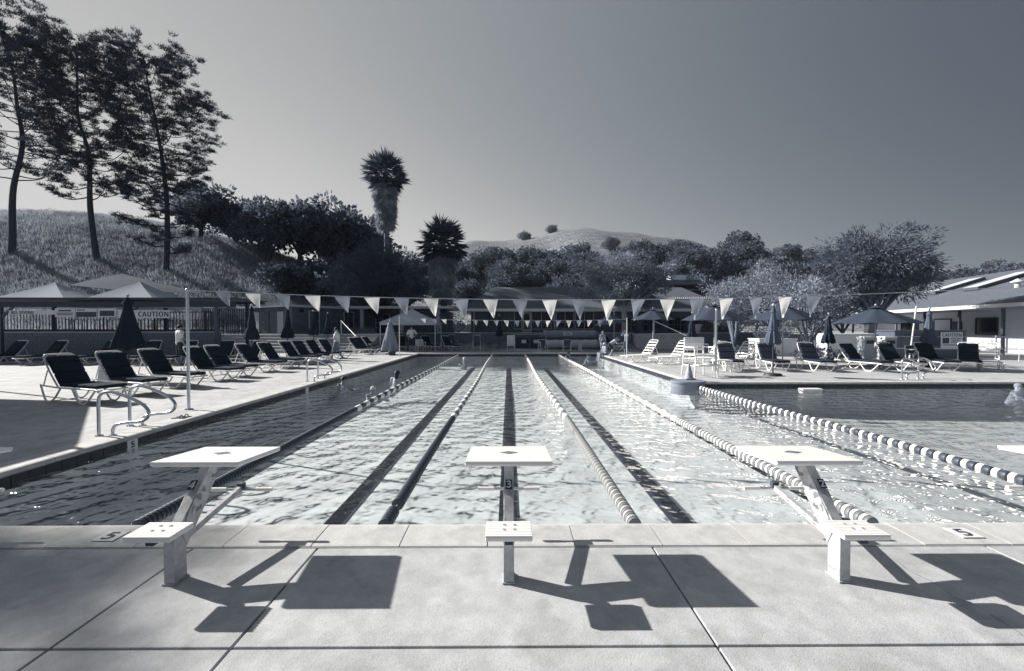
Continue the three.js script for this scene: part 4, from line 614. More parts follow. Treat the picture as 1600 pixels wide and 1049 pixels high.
// pines
function pine(pts, r0, h0, spread, nb, pos, label, seedN, low) {
  seed = seedN; const g = thing('pine_tree', label, 'pine', 'tall pines', pos), cv = new THREE.CatmullRomCurve3(pts), wood = [], lv = new Leaves();
  part('trunk', taper(pts, r0, 0.06, 10), M.bark, g);
  const tuft = (c, dir, R, k) => { for (let i = 0; i < 34; i++) { const d = dirn().addScaledVector(dir, 0.7); d.y += 0.35; lv.blade(c.clone().add(V(rr(-1, 1) * R, rr(-0.5, 0.5) * R * 0.5, rr(-1, 1) * R)), d.normalize(), rr(0.34, 0.6), 0.08, k * rr(0.7, 1.3)); } };
  for (let i = 0; i < nb; i++) {
    const t = lerp(h0, 0.985, Math.pow((i + rnd()) / nb, 0.9)), o = cv.getPointAt(t), az = i * 2.4 + rr(-0.4, 0.4), len = spread * (0.4 + 0.9 * Math.sin(Math.PI * Math.pow(1 - t, 0.62))) * rr(0.55, 1.15), up = lerp(0.0, 0.75, t) + rr(-0.15, 0.2), d = V(Math.cos(az), up, Math.sin(az)).normalize();
    const e = o.clone().addScaledVector(d, len), m = o.clone().addScaledVector(d, len * 0.5).add(V(0, -0.12 * len + rr(-0.2, 0.2), 0)); e.y += len * 0.06; wood.push(taper([o, m, e], 0.09 * (1.3 - t), 0.018, 5));
    const bc = new THREE.CatmullRomCurve3([o, m, e]), nt = Math.max(4, Math.round(len * 3.4)), k0 = rr(0.75, 1.25);
    for (let j = 0; j < nt; j++) { const s = lerp(0.5, 1, (j + rnd()) / nt), q = bc.getPointAt(Math.min(1, s)), sd = V(rr(-1, 1), rr(-0.15, 0.45), rr(-1, 1)).normalize().multiplyScalar(len * 0.25 * rr(0.3, 1)), c = q.clone().add(sd); if (rnd() < 0.7) wood.push(rod(q, c, 0.014, 0.008, 4)); tuft(c, d, 0.36, k0); }
  }
  part('branches', merge(wood), M.bark, g); part('needles', lv.geo(), L.pine, g);
}
const HP = (px, d) => W3(sx(px, d), d, groundAt(sx(px, d), d) - 0.3);
const rise = (py, d, base) => sy(py, d) - base;
{ const d = 59, q = (px, py, p0, z = 0) => V(sx(px, d) - p0.x, sy(py, d) - p0.y, z);
  let p0 = HP(25, d); pine([V(0, 0, 0), q(27, 380, p0), q(30, 300, p0), q(52, 230, p0, 0.5), q(42, 170, p0, 0.3), q(33, 120, p0), q(5, 40, p0, -0.4)], 0.42, 0.3, 6.2, 64, p0, 'leftmost tall pine with a crooked trunk', 501);
  p0 = HP(157, d); pine([V(0, 0, 0), q(148, 330, p0), q(146, 240, p0), q(135, 190, p0, 0.3), q(131, 130, p0), q(130, 74, p0)], 0.4, 0.28, 5.6, 58, p0, 'middle tall pine with a straight bare lower trunk', 502);
  p0 = HP(263, d); pine([V(0, 0, 0), q(266, 330, p0), q(259, 250, p0), q(250, 180, p0, 0.3), q(240, 140, p0), q(232, 96, p0)], 0.4, 0.1, 5.8, 84, p0, 'right-hand tall pine with low branches, next to the oaks', 503);
  pine([V(0, 0, 0), V(0.4, 6, 0), V(0.5, 10, 0.4), V(0.3, 14.5, 0), V(0.4, 19, 0)], 0.36, 0.5, 2.0, 46, W3(-32.1, 13.1, 0), 'pine beyond the left edge that dapples the near deck', 504);
}
// oaks: four kinds, copied
const oakKinds = [0, 1, 2, 3].map((i) => broadleaf({ h: [8.5, 7.5, 9.5, 6.5][i], base: [2.2, 1.2, 2.6, 0.8][i], rx: [5, 4.4, 5.4, 4][i], rz: [4.6, 4.4, 5, 4][i], clumps: 120, per: 34, cr: 1.0, size: 0.55, lw: 0.75, out: 0.5, droop: 0, trunkR: 0.4, limbs: 18, hollow: 1, seed: i * 3.3 }));
const oakProto = oakKinds.map((t, i) => { const g = new THREE.Group(); part('trunk', t.trunk, M.bark, g); part('crown', t.crown, L.oak, g); return g; }), oakFarProto = oakKinds.map((t) => { const g = new THREE.Group(); part('trunk', t.trunk, M.bark, g); part('crown', t.crown, L.oakFar, g); return g; });
function oak(protos, k, x, d, s, label, group, sink = 0.3) { const c = protos[k].clone(); c.name = numbered('oak_tree'); tag(c, label, 'tree', group); c.position.copy(W3(x, d, groundAt(x, d) - sink)); c.scale.set(s, s * rr(0.88, 1.1), s); c.rotation.y = rnd() * 6.28; scene.add(c); }
[[318, 70, 0, 1.05, 'oak on the hill crest just right of the third pine'], [372, 72, 1, 1.0, 'second oak on the hill crest, right of the pines'], [425, 68, 2, 1.0, 'large oak with dark trunk on the hill shoulder'], [470, 72, 0, 1.15, 'oak in the middle of the hilltop row'], [520, 74, 2, 1.3, 'oak left of the tall palm'], [556, 76, 1, 1.6, 'oak directly left of the tall palm trunk'], [495, 62, 3, 0.9, 'low oak below the hilltop row, left of the round tree'], [448, 60, 3, 0.75, 'small oak at the foot of the large dark one'], [640, 80, 1, 1.0, 'oak between the two palms'], [395, 80, 2, 1.0, 'oak behind the hill crest'], [545, 60, 3, 0.9, 'low oak behind the round tree']].forEach(([px, d, k, s, lab]) => oak(oakProto, k, sx(px, d), d, s, lab, 'oaks along the left hilltop'));
seed = 909;
for (let i = 0, n = 0; n < 190 && i < 2000; i++) { // far hillside
  const d = 95 + 120 * Math.pow(rnd(), 0.8), s = rr(-0.22, 1.2), open = fbm(s * 0.9 + 3.1, d / 260 + 1.7, 8, 3); if (open > 0.56 && d > 150) continue; if (s < 0.03 && d < 110 && s > -0.1 && rnd() < 0.5) continue;
  oak(oakFarProto, Math.floor(rnd() * 4), s * d, d, rr(0.75, 1.35), 'dark oak among the trees covering the far hillside', 'oaks covering the far hillside', 1.6); n++;
}
for (const [px, d] of [[820, 400], [862, 395], [905, 300], [935, 310], [955, 330], [1030, 330], [1065, 335], [700, 330], [745, 300]]) oak(oakFarProto, Math.floor(rnd() * 4), sx(px, d), d, rr(1.0, 1.5), 'lone oak on the bare upper slope of the far hill', 'oaks on the bare upper slope', 3.2);
{ // dry grass on the near hill
  const lv = new Leaves(); for (let i = 0; i < 9; i++) lv.blade(V(rr(-0.25, 0.25), 0, rr(-0.25, 0.25)), V(rr(-0.5, 0.5), 1, rr(-0.5, 0.5)).normalize(), rr(0.25, 0.6), 0.05, rr(0.7, 1.3));
  const N = 60000, im = new THREE.InstancedMesh(lv.geo(), L.grass, N), m = new THREE.Matrix4(), q = new THREE.Quaternion(), col = new THREE.Color(); im.name = 'hill_grass'; tag(im, 'dry grass on the slope behind the tents', 'grass', null, 'stuff');
  for (let i = 0; i < N; i++) { const d = rr(38, 80), x = d * rr(-1.2, -0.3); q.setFromAxisAngle(V(0, 1, 0), rnd() * 6.28); const s = rr(0.6, 1.6); m.compose(W3(x, d, groundAt(x, d) - 0.03), q, V(s, s * rr(0.6, 1.2), s)); im.setMatrixAt(i, m); const k = (0.6 + 0.8 * fbm(x * 0.01, d * 0.01, 32, 3)) * rr(0.7, 1.2); im.setColorAt(i, col.setRGB(k, k, k)); }
  scene.add(im);
  const N2 = 420, im2 = new THREE.InstancedMesh(shrub(1.6, 0.8, 1.4, 160), L.oak, N2); im2.name = 'hill_scrub'; tag(im2, 'low dark scrub scattered over the slope', 'scrub', null, 'stuff');
  for (let i = 0; i < N2; i++) { const d = rr(44, 84), x = d * rr(-1.2, -0.35); q.setFromAxisAngle(V(0, 1, 0), rnd() * 6.28); const s = rr(0.3, 1.3); m.compose(W3(x, d, groundAt(x, d) - 0.1), q, V(s, s, s)); im2.setMatrixAt(i, m); } scene.add(im2);
}
// ---------- people ----------
function sdfGeo(fn, c, half, res) {
  const mc = new MarchingCubes(res, new THREE.MeshStandardMaterial(), false, false, 60000); mc.isolation = 0; const hs = res / 2;
  for (let z = 0; z < res; z++) for (let y = 0; y < res; y++) for (let x = 0; x < res; x++) mc.field[x + y * res + z * res * res] = -fn(c.x + (x - hs) / hs * half, c.y + (y - hs) / hs * half, c.z + (z - hs) / hs * half);
  mc.update(); const p = mc.positionArray.slice(0, mc.count * 3); for (let i = 0; i < p.length; i += 3) { p[i] = p[i] * half + c.x; p[i + 1] = p[i + 1] * half + c.y; p[i + 2] = p[i + 2] * half + c.z; }
  let g = new THREE.BufferGeometry(); g.setAttribute('position', new THREE.Float32BufferAttribute(p, 3)); g = mergeVertices(g, 1e-4); g.computeVertexNormals(); return g;
}
const smin = (a, b, k) => { const h = Math.max(k - Math.abs(a - b), 0) / k; return Math.min(a, b) - h * h * k * 0.25; };
function capsule(x, y, z, b) { const [ax, ay, az, bx, by, bz, r0, r1] = b, dx = bx - ax, dy = by - ay, dz = bz - az, l = dx * dx + dy * dy + dz * dz || 1e-9, t = clamp(((x - ax) * dx + (y - ay) * dy + (z - az) * dz) / l, 0, 1); return Math.hypot(x - ax - dx * t, y - ay - dy * t, z - az - dz * t) - lerp(r0, r1, t); }
const boneField = (bones, k, grow = 0) => (x, y, z) => { let d = 1; for (const b of bones) d = smin(d, capsule(x, y, z, b), k); return d - grow; };
const bn = (a, b, r0, r1) => [...a, ...b, r0, r1];
const ell = (x, y, z, cx, cy, cz, rx, ry, rz) => { const k = Math.hypot((x - cx) / rx, (y - cy) / ry, (z - cz) / rz); return (k - 1) * Math.min(rx, ry, rz); };
const headGeo = sdfGeo((x, y, z) => { let d = ell(x, y, z, 0, 0.02, -0.008, 0.077, 0.1, 0.098); d = smin(d, ell(x, y, z, 0, -0.055, 0.025, 0.055, 0.06, 0.062), 0.04); d = smin(d, capsule(x, y, z, [0, 0.0, 0.092, 0, -0.03, 0.112, 0.008, 0.013]), 0.012); for (const s of [-1, 1]) { d = smin(d, ell(x, y, z, s * 0.08, -0.008, -0.008, 0.011, 0.03, 0.018), 0.008); d = Math.max(d, -(Math.hypot(x - s * 0.032, y - 0.004, z - 0.1) - 0.019)); } d = smin(d, capsule(x, y, z, [-0.018, -0.058, 0.083, 0.018, -0.058, 0.083, 0.007, 0.007]), 0.008); return smin(d, capsule(x, y, z, [0, -0.07, -0.02, 0, -0.15, -0.03, 0.05, 0.052]), 0.03); }, V(0, -0.01, 0), 0.17, 44);
const hairGeo = { short: sdfGeo((x, y, z) => Math.max(ell(x, y, z, 0, 0.03, -0.014, 0.087, 0.102, 0.106), -(y + 0.02 - (z < 0 ? 0.55 * z + 0.02 : 0.75 * z)), -0.2 - y), V(0, 0.02, 0), 0.17, 36), long: sdfGeo((x, y, z) => { let d = ell(x, y, z, 0, 0.03, -0.014, 0.09, 0.104, 0.108); d = smin(d, capsule(x, y, z, [0, 0.0, -0.06, 0, -0.27, -0.09, 0.085, 0.07]), 0.05); return Math.max(d, -(ell(x, y, z, 0, -0.03, 0.12, 0.075, 0.09, 0.09))); }, V(0, -0.1, 0), 0.3, 46), cap: sdfGeo((x, y, z) => Math.max(ell(x, y, z, 0, 0.026, -0.01, 0.086, 0.104, 0.106), 0.01 - y + 0.25 * z * (z > 0 ? 1 : 0.2)), V(0, 0.02, 0), 0.17, 36) };
const handGeo = sdfGeo((x, y, z) => { let d = ell(x, y, z, 0, -0.045, 0, 0.018, 0.05, 0.042); const F = [[0.03, 0.068], [0.01, 0.078], [-0.01, 0.073], [-0.029, 0.058]]; for (const [fz, l] of F) { const a = capsule(x, y, z, [0, -0.08, fz, 0.006, -0.085 - l * 0.5, fz * 1.15, 0.0095, 0.0085]), b = capsule(x, y, z, [0.006, -0.085 - l * 0.5, fz * 1.15, 0.024, -0.085 - l, fz * 1.12, 0.0085, 0.007]); d = smin(d, Math.min(a, b), 0.006); } const t = Math.min(capsule(x, y, z, [0, -0.025, 0.035, 0.012, -0.06, 0.058, 0.012, 0.011]), capsule(x, y, z, [0.012, -0.06, 0.058, 0.02, -0.09, 0.062, 0.01, 0.008])); return smin(d, t, 0.01); }, V(0, -0.075, 0), 0.1, 44);
const BASE = { pel: [0, 0.95, 0], chest: [0, 1.3, 0], neck: [0, 1.46, 0], head: [0, 1.61, 0.02], shL: [0.17, 1.41, 0], elL: [0.23, 1.14, -0.02], wrL: [0.25, 0.9, 0.06], shR: [-0.17, 1.41, 0], elR: [-0.23, 1.14, -0.02], wrR: [-0.25, 0.9, 0.06], hiL: [0.09, 0.92, 0], knL: [0.1, 0.49, 0.02], anL: [0.1, 0.09, -0.02], toL: [0.12, 0.03, 0.13], hiR: [-0.09, 0.92, 0], knR: [-0.1, 0.49, 0.02], anR: [-0.1, 0.09, -0.02], toR: [-0.12, 0.03, 0.13] };
function person(o) {
  const J = { ...BASE, ...(o.pose ?? {}) }, g = thing('person', o.label, 'person', o.group, o.pos, o.turn ?? 0), half = 1.0, c = V(0, o.cy ?? 0.9, o.cz ?? 0), slim = o.slim ?? 1;
  const torso = [bn(J.pel, J.chest, 0.125 * slim, 0.135 * slim), bn([J.hiL[0], J.hiL[1] + 0.03, J.hiL[2]], [J.hiR[0], J.hiR[1] + 0.03, J.hiR[2]], 0.1 * slim, 0.1 * slim), bn(J.shL, J.shR, 0.072, 0.072), bn(J.chest, J.neck, 0.1, 0.055), bn(J.neck, [J.head[0], J.head[1] - 0.08, J.head[2] - 0.01], 0.055, 0.05)];
  const arms = ['L', 'R'].flatMap((s) => [bn(J['sh' + s], J['el' + s], 0.058, 0.043), bn(J['el' + s], J['wr' + s], 0.042, 0.027)]), legs = ['L', 'R'].flatMap((s) => [bn(J['hi' + s], J['kn' + s], 0.086 * slim, 0.056), bn(J['kn' + s], J['an' + s], 0.056, 0.036), bn([J['an' + s][0], J['an' + s][1] - 0.03, J['an' + s][2] - 0.02], J['to' + s], 0.042, 0.028)]);
  const all = [...torso, ...arms, ...legs], geos = [sdfGeo(boneField(all, 0.05), c, half, 84)];
  for (const s of ['L', 'R']) { const w = V(...J['wr' + s]), e = V(...J['el' + s]), h = handGeo.clone(); if (s === 'R') { h.scale(-1, 1, 1); h.setIndex([...h.index.array].reverse()); } h.applyQuaternion(new THREE.Quaternion().setFromUnitVectors(V(0, -1, 0), w.clone().sub(e).normalize())); h.translate(w.x, w.y, w.z); geos.push(h); }
  const hq = new THREE.Quaternion().setFromEuler(new THREE.Euler(o.nod ?? 0.05, o.look ?? 0, 0, 'YXZ')), hd = (q) => q.clone().applyQuaternion(hq).translate(...J.head); geos.push(hd(headGeo));
  for (const q of geos) q.deleteAttribute('uv'); const body = part('body', merge(geos), o.skin ?? M.skin, g);
  part('hair', hd(hairGeo[o.hair ?? 'short']), o.hairMat ?? M.hairDark, g);
  for (const s of [-1, 1]) part('eye', hd(new THREE.SphereGeometry(0.012, 8, 6).translate(s * 0.032, 0.004, 0.082)), M.ink, g);
  if (o.shirt) { const f = boneField([...torso.slice(0, 3), bn(J.chest, [J.neck[0], J.neck[1] - 0.05, J.neck[2]], 0.1, 0.07), ...['L', 'R'].map((s) => bn(J['sh' + s], J['el' + s].map((v, i) => lerp(J['sh' + s][i], v, 0.72)), 0.066, 0.066))], 0.04, 0.018); part('shirt', sdfGeo((x, y, z) => Math.max(f(x, y, z), J.pel[1] - 0.08 - y), c, half, 84), o.shirt, g); }
  if (o.shorts) { const f = boneField([bn(J.pel, J.chest, 0.125 * slim, 0.115), ...['L', 'R'].map((s) => bn(J['hi' + s], J['kn' + s].map((v, i) => lerp(J['hi' + s][i], v, o.long ?? 0.75)), 0.1, 0.085)), torso[1]], 0.04, 0.014); const top = J.pel.map((v, i) => lerp(v, J.chest[i], 0.2)), ax = V(...J.chest).sub(V(...J.pel)).normalize(); part('shorts', sdfGeo((x, y, z) => Math.max(f(x, y, z), (x - top[0]) * ax.x + (y - top[1]) * ax.y + (z - top[2]) * ax.z), c, half, 84), o.shorts, g); }
  g.scale.setScalar((o.h ?? 1.72) / 1.74); return g;
}
const WALK = { knL: [0.1, 0.52, 0.17], anL: [0.1, 0.1, 0.24], toL: [0.12, 0.05, 0.38], knR: [-0.09, 0.48, -0.04], anR: [-0.1, 0.16, -0.28], toR: [-0.11, 0.05, -0.17], elL: [0.23, 1.16, 0.1], wrL: [0.14, 1.14, 0.32], elR: [-0.23, 1.14, 0.06], wrR: [-0.12, 1.15, 0.28] };
const p1 = person({ pos: W3(-8.65, 22.9, 0.0), turn: -1.25, h: 1.66, pose: WALK, shirt: M.shirtWhite, shorts: M.shortsMid, nod: 0.35, label: 'boy in a pale shirt and shorts walking along the left deck, hands before him' });
person({ pos: W3(-6.75, 31.6, 0), turn: 0.35, h: 1.75, pose: { knL: [0.12, 0.49, 0.1], anL: [0.14, 0.09, 0.02], toL: [0.17, 0.03, 0.16], elL: [0.36, 1.2, -0.05], wrL: [0.2, 1.02, 0.08], elR: [-0.3, 1.15, -0.04], wrR: [-0.22, 0.93, 0.12] }, shirt: M.shirtWhite, shorts: M.shortsDark, long: 0.98, label: 'man in a pale shirt and dark trousers standing by the small tent' });
person({ pos: W3(-14.55, 20.2, 0), turn: 2.6, h: 1.78, pose: { wrL: [0.16, 1.08, 0.28], elL: [0.23, 1.12, 0.05] }, shirt: M.shirtWhite, shorts: M.shortsDark, long: 1, label: 'person in a white shirt and dark trousers standing at the bar wall' });
person({ pos: W3(6.55, 25.3, 0), turn: -1.1, h: 1.55, slim: 0.9, pose: { elL: [0.3, 1.36, 0.1], wrL: [0.1, 1.55, 0.16], elR: [-0.3, 1.36, 0.1], wrR: [-0.1, 1.55, 0.16] }, shorts: M.shortsDark, skin: M.skinDark, label: 'boy in dark trunks standing with both hands raised to his face' });
person({ pos: W3(5.9, 26.2, 0), turn: 1.3, h: 1.5, slim: 0.9, cy: 0.75, cz: 0.15, pose: { pel: [0, 0.78, -0.08], chest: [0, 1.0, 0.22], neck: [0, 1.09, 0.35], head: [0, 1.17, 0.47], shL: [0.17, 1.06, 0.28], elL: [0.22, 0.86, 0.42], wrL: [0.2, 0.86, 0.66], shR: [-0.17, 1.06, 0.28], elR: [-0.22, 0.86, 0.42], wrR: [-0.2, 0.86, 0.66], hiL: [0.09, 0.76, -0.08], knL: [0.11, 0.47, 0.13], anL: [0.11, 0.09, -0.04], hiR: [-0.09, 0.76, -0.08], knR: [-0.11, 0.47, 0.13], anR: [-0.11, 0.09, -0.04] }, shorts: M.shortsDark, label: 'boy in dark trunks bending forward with arms stretched out' });
person({ pos: W3(5.75, 27.8, 0), turn: 0.4, h: 1.45, slim: 0.85, hairMat: M.hairFair, shorts: M.shortsMid, label: 'fair-haired child standing behind the two seated ones' });
const SIT = { pel: [0, 0.12, 0], chest: [0, 0.46, 0.05], neck: [0, 0.62, 0.09], head: [0, 0.76, 0.13], shL: [0.16, 0.57, 0.05], elL: [0.22, 0.32, 0.08], wrL: [0.16, 0.2, 0.26], shR: [-0.16, 0.57, 0.05], elR: [-0.22, 0.32, 0.08], wrR: [-0.16, 0.2, 0.26], hiL: [0.09, 0.1, 0.02], knL: [0.11, 0.1, 0.44], anL: [0.11, -0.28, 0.5], toL: [0.12, -0.36, 0.62], hiR: [-0.09, 0.1, 0.02], knR: [-0.11, 0.1, 0.44], anR: [-0.11, -0.28, 0.5], toR: [-0.12, -0.36, 0.62] };
person({ pos: W3(5.75, 26.8, 0.0), turn: -1.57, h: 1.5, slim: 0.9, cy: 0.25, cz: 0.2, pose: SIT, shorts: M.shortsMid, hair: 'cap', hairMat: M.capWhite, label: 'seated child in a white cap dangling legs into the far right corner of the pool' });
person({ pos: W3(5.8, 27.5, 0.0), turn: -1.5, h: 1.5, slim: 0.9, cy: 0.25, cz: 0.2, pose: SIT, shorts: M.shortsDark, hair: 'long', label: 'seated child with long hair beside the one in the white cap' });
const SWIM = { pel: [0, 0.52, -0.12], chest: [0, 0.8, 0], neck: [0, 0.94, 0.03], head: [0, 1.08, 0.07], shL: [0.17, 0.88, 0.01], elL: [0.32, 0.72, 0.16], wrL: [0.28, 0.72, 0.4], shR: [-0.17, 0.88, 0.01], elR: [-0.32, 0.72, 0.16], wrR: [-0.28, 0.72, 0.4], hiL: [0.09, 0.5, -0.13], knL: [0.12, 0.38, -0.5], anL: [0.12, 0.36, -0.88], toL: [0.12, 0.33, -1.0 + 0.02], hiR: [-0.09, 0.5, -0.13], knR: [-0.12, 0.38, -0.5], anR: [-0.12, 0.36, -0.88], toR: [-0.12, 0.33, -0.98] };
const swim = (x, d, turn, up, opts) => person({ pos: W3(x, d, WATER - 1.02 + up), turn, cy: 0.7, cz: -0.25, pose: SWIM, h: 1.6, ...opts });
swim(-5.35, 14.6, 1.2, 0.12, { label: 'swimmer with short dark hair at the left pool wall below the rails' });
swim(-4.25, 14.1, 1.0, -0.12, { hair: 'cap', hairMat: M.capWhite, label: 'swimmer in a pale cap low in the water, left of the long-haired woman' });
swim(-3.75, 15.2, 2.9, 0.26, { hair: 'long', label: 'woman with long dark hair seen from behind in the water' });
swim(-2.6, 26.4, 0.2, -0.02, { hair: 'cap', hairMat: M.capWhite, label: 'distant swimmer in a pale cap at the left rope end' });
swim(3.45, 26.6, -0.5, 0.05, { label: 'dark-haired swimmer at the far end of the right rope' });
swim(3.65, 28.0, 0.6, 0.2, { label: 'dark-haired swimmer beside the far pool wall' });
swim(4.7, 27.2, 1.2, 0.1, { label: 'swimmer close to the seated children' });
swim(14.8, 13.15, 0.4, 0.08, { hair: 'cap', hairMat: M.hairFair, label: 'swimmer at the far edge of the right wing' });
// ---------- lifeguard chair and small things ----------
{
  const g = thing('lifeguard_chair', 'white lifeguard chair on the corner of the right deck', 'chair', null, W3(6.55, 15.55, 0), 0.15), T = (a, b, r = 0.026) => rod(V(...a), V(...b), r, r, 10);
  for (const [x, z] of [[-0.36, 0.36], [0.36, 0.36], [-0.36, -0.36], [0.36, -0.36]]) part('leg', T([x * 1.15, 0, z * 1.15], [x * 0.95, z > 0 ? 0.72 : 1.25, z * 0.95]), M.whitePaint, g);
  part('seat', rbox(0.8, 0.05, 0.72, 0.02, 0, 0.72, 0, 1), M.whitePlastic, g); part('backrest', merge([rbox(0.74, 0.3, 0.04, 0.02, 0, 1.12, -0.35, 1), rbox(0.74, 0.08, 0.04, 0.015, 0, 0.9, -0.35, 1)]), M.whitePlastic, g);
  for (const s of [-1, 1]) { part('armrest', rbox(0.09, 0.04, 0.72, 0.015, s * 0.38, 0.98, 0, 1), M.whitePlastic, g); part('arm_post', T([s * 0.36, 0.72, 0.3], [s * 0.36, 0.98, 0.3]), M.whitePaint, g); part('stretcher', T([s * 0.4, 0.36, 0.39], [s * 0.39, 0.36, -0.39], 0.02), M.whitePaint, g); }
  part('rung', T([-0.4, 0.36, 0.39], [0.4, 0.36, 0.39], 0.02), M.whitePaint, g); part('footboard', rbox(0.8, 0.04, 0.26, 0.01, 0, 0.4, 0.48, 1), M.whitePlastic, g); part('towel', rbox(0.76, 0.22, 0.07, 0.03, 0, 1.2, -0.36), M.signWhite, g);
}
{ const g = thing('traffic_cone', 'pale traffic cone at the pool corner', 'cone', null, W3(5.55, 13.95, 0.062)); part('body', new THREE.LatheGeometry([[0.13, 0.03], [0.125, 0.06], [0.03, 0.46], [0.02, 0.47], [0.001, 0.47]].map(([a, b]) => new THREE.Vector2(a, b)), 24), M.cone, g); part('band', new THREE.CylinderGeometry(0.075, 0.098, 0.1, 24, 1, true).translate(0, 0.24, 0), M.coverLight, g); part('base', rbox(0.32, 0.03, 0.32, 0.01, 0, 0.015, 0, 1), M.cone, g); }
{ // rounded corner pier
  const s = new THREE.Shape(); s.moveTo(-0.06, -0.42); s.absarc(0.06, 0.0, 0.42, -Math.PI / 2, Math.PI / 2, false); s.absarc(-0.06, 0, 0.42, Math.PI / 2, Math.PI * 1.5, false); const g = thing('corner_pier', 'rounded dark pier where the pool widens to the right', 'pier', null, W3(5.42, 13.72, -0.35)); part('body', new THREE.ExtrudeGeometry(s, { depth: 0.34, bevelEnabled: false, curveSegments: 16 }).rotateX(-Math.PI / 2), M.cover, g); part('cap', new THREE.ExtrudeGeometry(s, { depth: 0.05, bevelEnabled: true, bevelSize: 0.02, bevelThickness: 0.01, curveSegments: 16 }).rotateX(-Math.PI / 2).translate(0, 0.34, 0), M.cover, g);
}
// cover reels at the far wall
for (const [y, d, r, lab] of [[0.42, 33.6, 0.34, 'lower roll of grey pool cover on its reel at the far wall'], [1.12, 34.3, 0.34, 'upper roll of grey pool cover on its reel at the far wall']]) {
  const g = thing('cover_reel', lab, 'cover reel', 'pool cover reels', W3(4.6, d, 0)), pr = []; for (let i = 0; i <= 20; i++) pr.push(new THREE.Vector2(r * (0.94 + 0.06 * Math.sin(i * 1.7)), -2 + i * 0.2)); pr.unshift(new THREE.Vector2(0.05, -2)); pr.push(new THREE.Vector2(0.05, 2)); part('roll', new THREE.LatheGeometry(pr, 22).rotateZ(Math.PI / 2).translate(0, y, 0), y > 1 ? M.cover : M.coverLight, g);
  for (const x of [-2.15, 2.15]) { part('stand', merge([rod(V(x, y, 0), V(x, 0, 0.35), 0.03), rod(V(x, y, 0), V(x, 0, -0.35), 0.03), rod(V(x, 0.03, -0.4), V(x, 0.03, 0.4), 0.03)]), M.galv, g); } part('axle', rod(V(-2.25, y, 0), V(2.25, y, 0), 0.04), M.galv, g);
}
sign(4.4, 33.9, 1.2, 0.65, 0.26, [[0.45, 0.04, 0.04], [0.4, 0.04, -0.05]], 'small white notice on the upper pool cover roll');
function armchair(x, d, turn, label, m, high) { const g = thing('patio_chair', label, 'chair', 'patio chairs by the far wall', W3(x, d, 0), turn), T = (a, b) => rod(V(...a), V(...b), 0.016, 0.016, 7), H = high ? 1.1 : 0.82; for (const s of [-1, 1]) { part('leg', T([s * 0.26, 0, 0.24], [s * 0.26, 0.64, 0.22]), M.whiteMetal, g); part('leg', T([s * 0.26, 0, -0.26], [s * 0.25, H, -0.32]), M.whiteMetal, g); part('armrest', rbox(0.05, 0.03, 0.54, 0.01, s * 0.26, 0.65, -0.02, 1), M.whiteMetal, g); } part('seat', rbox(0.5, 0.05, 0.5, 0.02, 0, 0.42, 0, 1), m, g); const b = part('backrest', rbox(0.5, H - 0.45, 0.04, 0.03, 0, 0, 0, 2), m, g); b.position.set(0, 0.45 + (H - 0.45) / 2, -0.28); b.rotation.x = -0.14; part('top_rail', T([-0.25, H, -0.32], [0.25, H, -0.32]), M.whiteMetal, g); }
armchair(-4.2, 34.4, 0.6, 'dark high-backed chair against the far wall, left of the other chairs', M.greyCloth, true); armchair(-2.3, 32.6, 0.1, 'dark patio chair between the high-backed chair and the folded umbrella', M.greyCloth, true); armchair(0.15, 31.2, 0, 'patio chair with a rounded white back right of the folded umbrella', M.signWhite, true); armchair(2.35, 31.2, 0.2, 'dark patio chair in front of the towel rack', M.greyCloth); armchair(4.0, 31.2, -0.2, 'dark patio chair in front of the pool cover rolls', M.greyCloth);
armchair(-6.0, 31.0, 0.5, 'patio chair just right of the man by the tent', M.coverLight); armchair(25.2, 21.8, 2.9, 'patio chair with pale sling by the chain link fence', M.coverLight); armchair(18.6, 20.6, 0.3, 'dark sling chair left of the grey folded umbrella', M.greyCloth); armchair(9.6, 22.4, -0.4, 'dark sling chair behind the lifeguard chair', M.greyCloth);
{ const g = thing('towel_rack', 'steel rack with dark towel bins and white notices at the far wall', 'rack', null, W3(1.55, 33.6, 0)); part('frame', merge([[-1.2, 0], [1.2, 0], [-1.2, -0.6], [1.2, -0.6]].map(([x, z]) => rod(V(x, 0, z), V(x, 1.15, z), 0.022)).concat([rod(V(-1.2, 1.15, 0), V(1.2, 1.15, 0), 0.022), rod(V(-1.2, 1.15, -0.6), V(1.2, 1.15, -0.6), 0.022), rod(V(-1.2, 0.1, 0), V(1.2, 0.1, 0), 0.022)])), M.galv, g); for (const x of [-0.55, 0.58]) { const b = part('bin', rbox(0.95, 0.85, 0.55, 0.05, x, 0.52, -0.3), M.dark, g); part('notice', box(0.34, 0.24, 0.01, x * 0.8, 0.62, -0.015), M.signWhite, b); } }
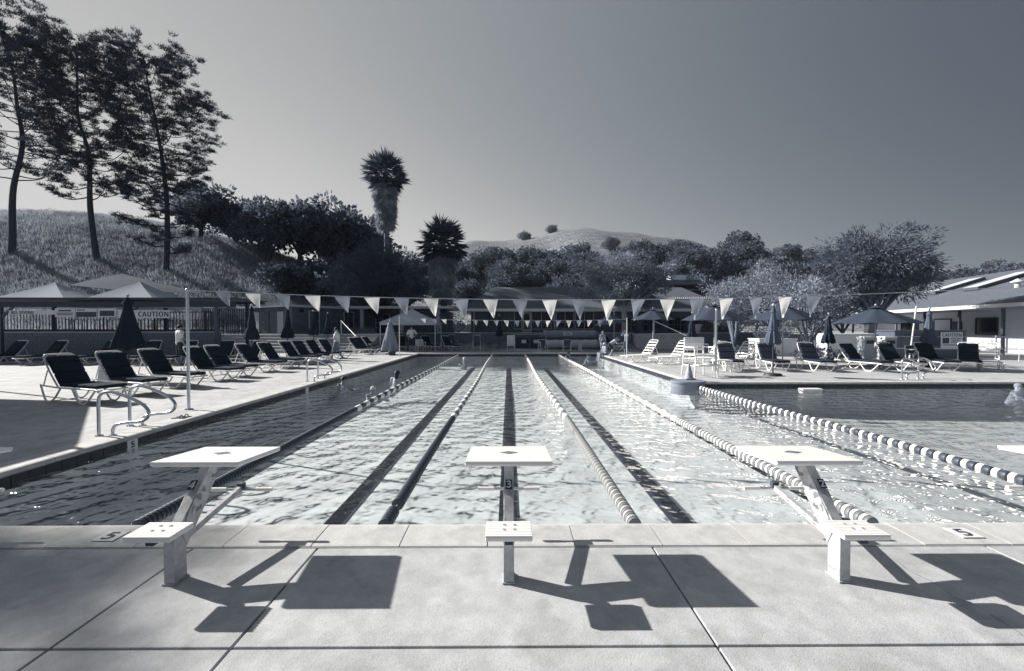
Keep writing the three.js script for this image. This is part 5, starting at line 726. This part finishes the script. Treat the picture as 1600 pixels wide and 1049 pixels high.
{ const g = thing('caution_stand', 'pale folding caution stand on the far deck', 'sign', null, W3(4.95, 31.6, 0)); for (const s of [-1, 1]) { const p = part('panel', (() => { const h = new THREE.Shape(); h.moveTo(-0.17, 0); h.lineTo(0.17, 0); h.lineTo(0.09, 0.64); h.lineTo(-0.09, 0.64); return new THREE.ExtrudeGeometry(h, { depth: 0.02, bevelEnabled: false }); })(), M.coverLight, g); p.rotation.x = -0.22 * s; p.position.z = s * 0.14; } }
{ const g = thing('side_table', 'low white side table beside the first right-hand lounger', 'table', null, W3(8.0, 17.0, 0)); part('top', rbox(0.6, 0.05, 0.5, 0.02, 0, 0.42, 0), M.whitePlastic, g); for (const [x, z] of [[-0.24, 0.2], [0.24, 0.2], [-0.24, -0.2], [0.24, -0.2]]) part('leg', rod(V(x, 0, z), V(x, 0.42, z), 0.03), M.whitePlastic, g); }
for (const [x, d, lab] of [[17.4, 22, 'left of the two tall pale bins by the white planter'], [18.4, 22, 'right of the two tall pale bins by the white planter']]) { const g = thing('tall_bin', lab, 'bin', 'tall pale bins', W3(x, d, 0)); part('body', rbox(0.6, 1.15, 0.5, 0.06, 0, 0.575, 0), M.coverLight, g); part('lid', rbox(0.62, 0.1, 0.52, 0.04, 0, 1.18, 0), M.whitePlastic, g); part('opening', box(0.4, 0.16, 0.01, 0, 0.95, 0.251), M.signDark, g); }
{ const g = thing('float_board', 'white foam float drifting by the far edge of the right wing', 'float', null, W3(8.75, 13.1, WATER - 0.008)); part('board', rbox(0.6, 0.05, 0.24, 0.024), M.whitePlastic, g); }
{ const g = thing('beach_bag', 'small dark bag beside the beige folded umbrella', 'bag', null, W3(-6.9, 26.9, 0)); part('body', rbox(0.4, 0.28, 0.24, 0.08, 0, 0.14, 0, 3), M.dark, g); part('handle', new THREE.TorusGeometry(0.12, 0.014, 6, 16, Math.PI).translate(0, 0.27, 0), M.dark, g); }
{ const g = thing('pool_sandals', 'pair of dark sandals lying on the left deck by the flag pole', 'sandals', null, W3(-5.95, 8.35, 0)); for (const z of [0, 0.13]) { part('sole', rbox(0.25, 0.025, 0.09, 0.012, 0, 0.0125, z), M.dark, g); part('strap', new THREE.TorusGeometry(0.045, 0.009, 6, 12, Math.PI).rotateY(Math.PI / 2).translate(0.04, 0.02, z), M.greyCloth, g); } }
scene.traverse((o) => { if (o.isMesh) { o.castShadow = true; o.receiveShadow = true; } });
renderer.render(scene, camera);
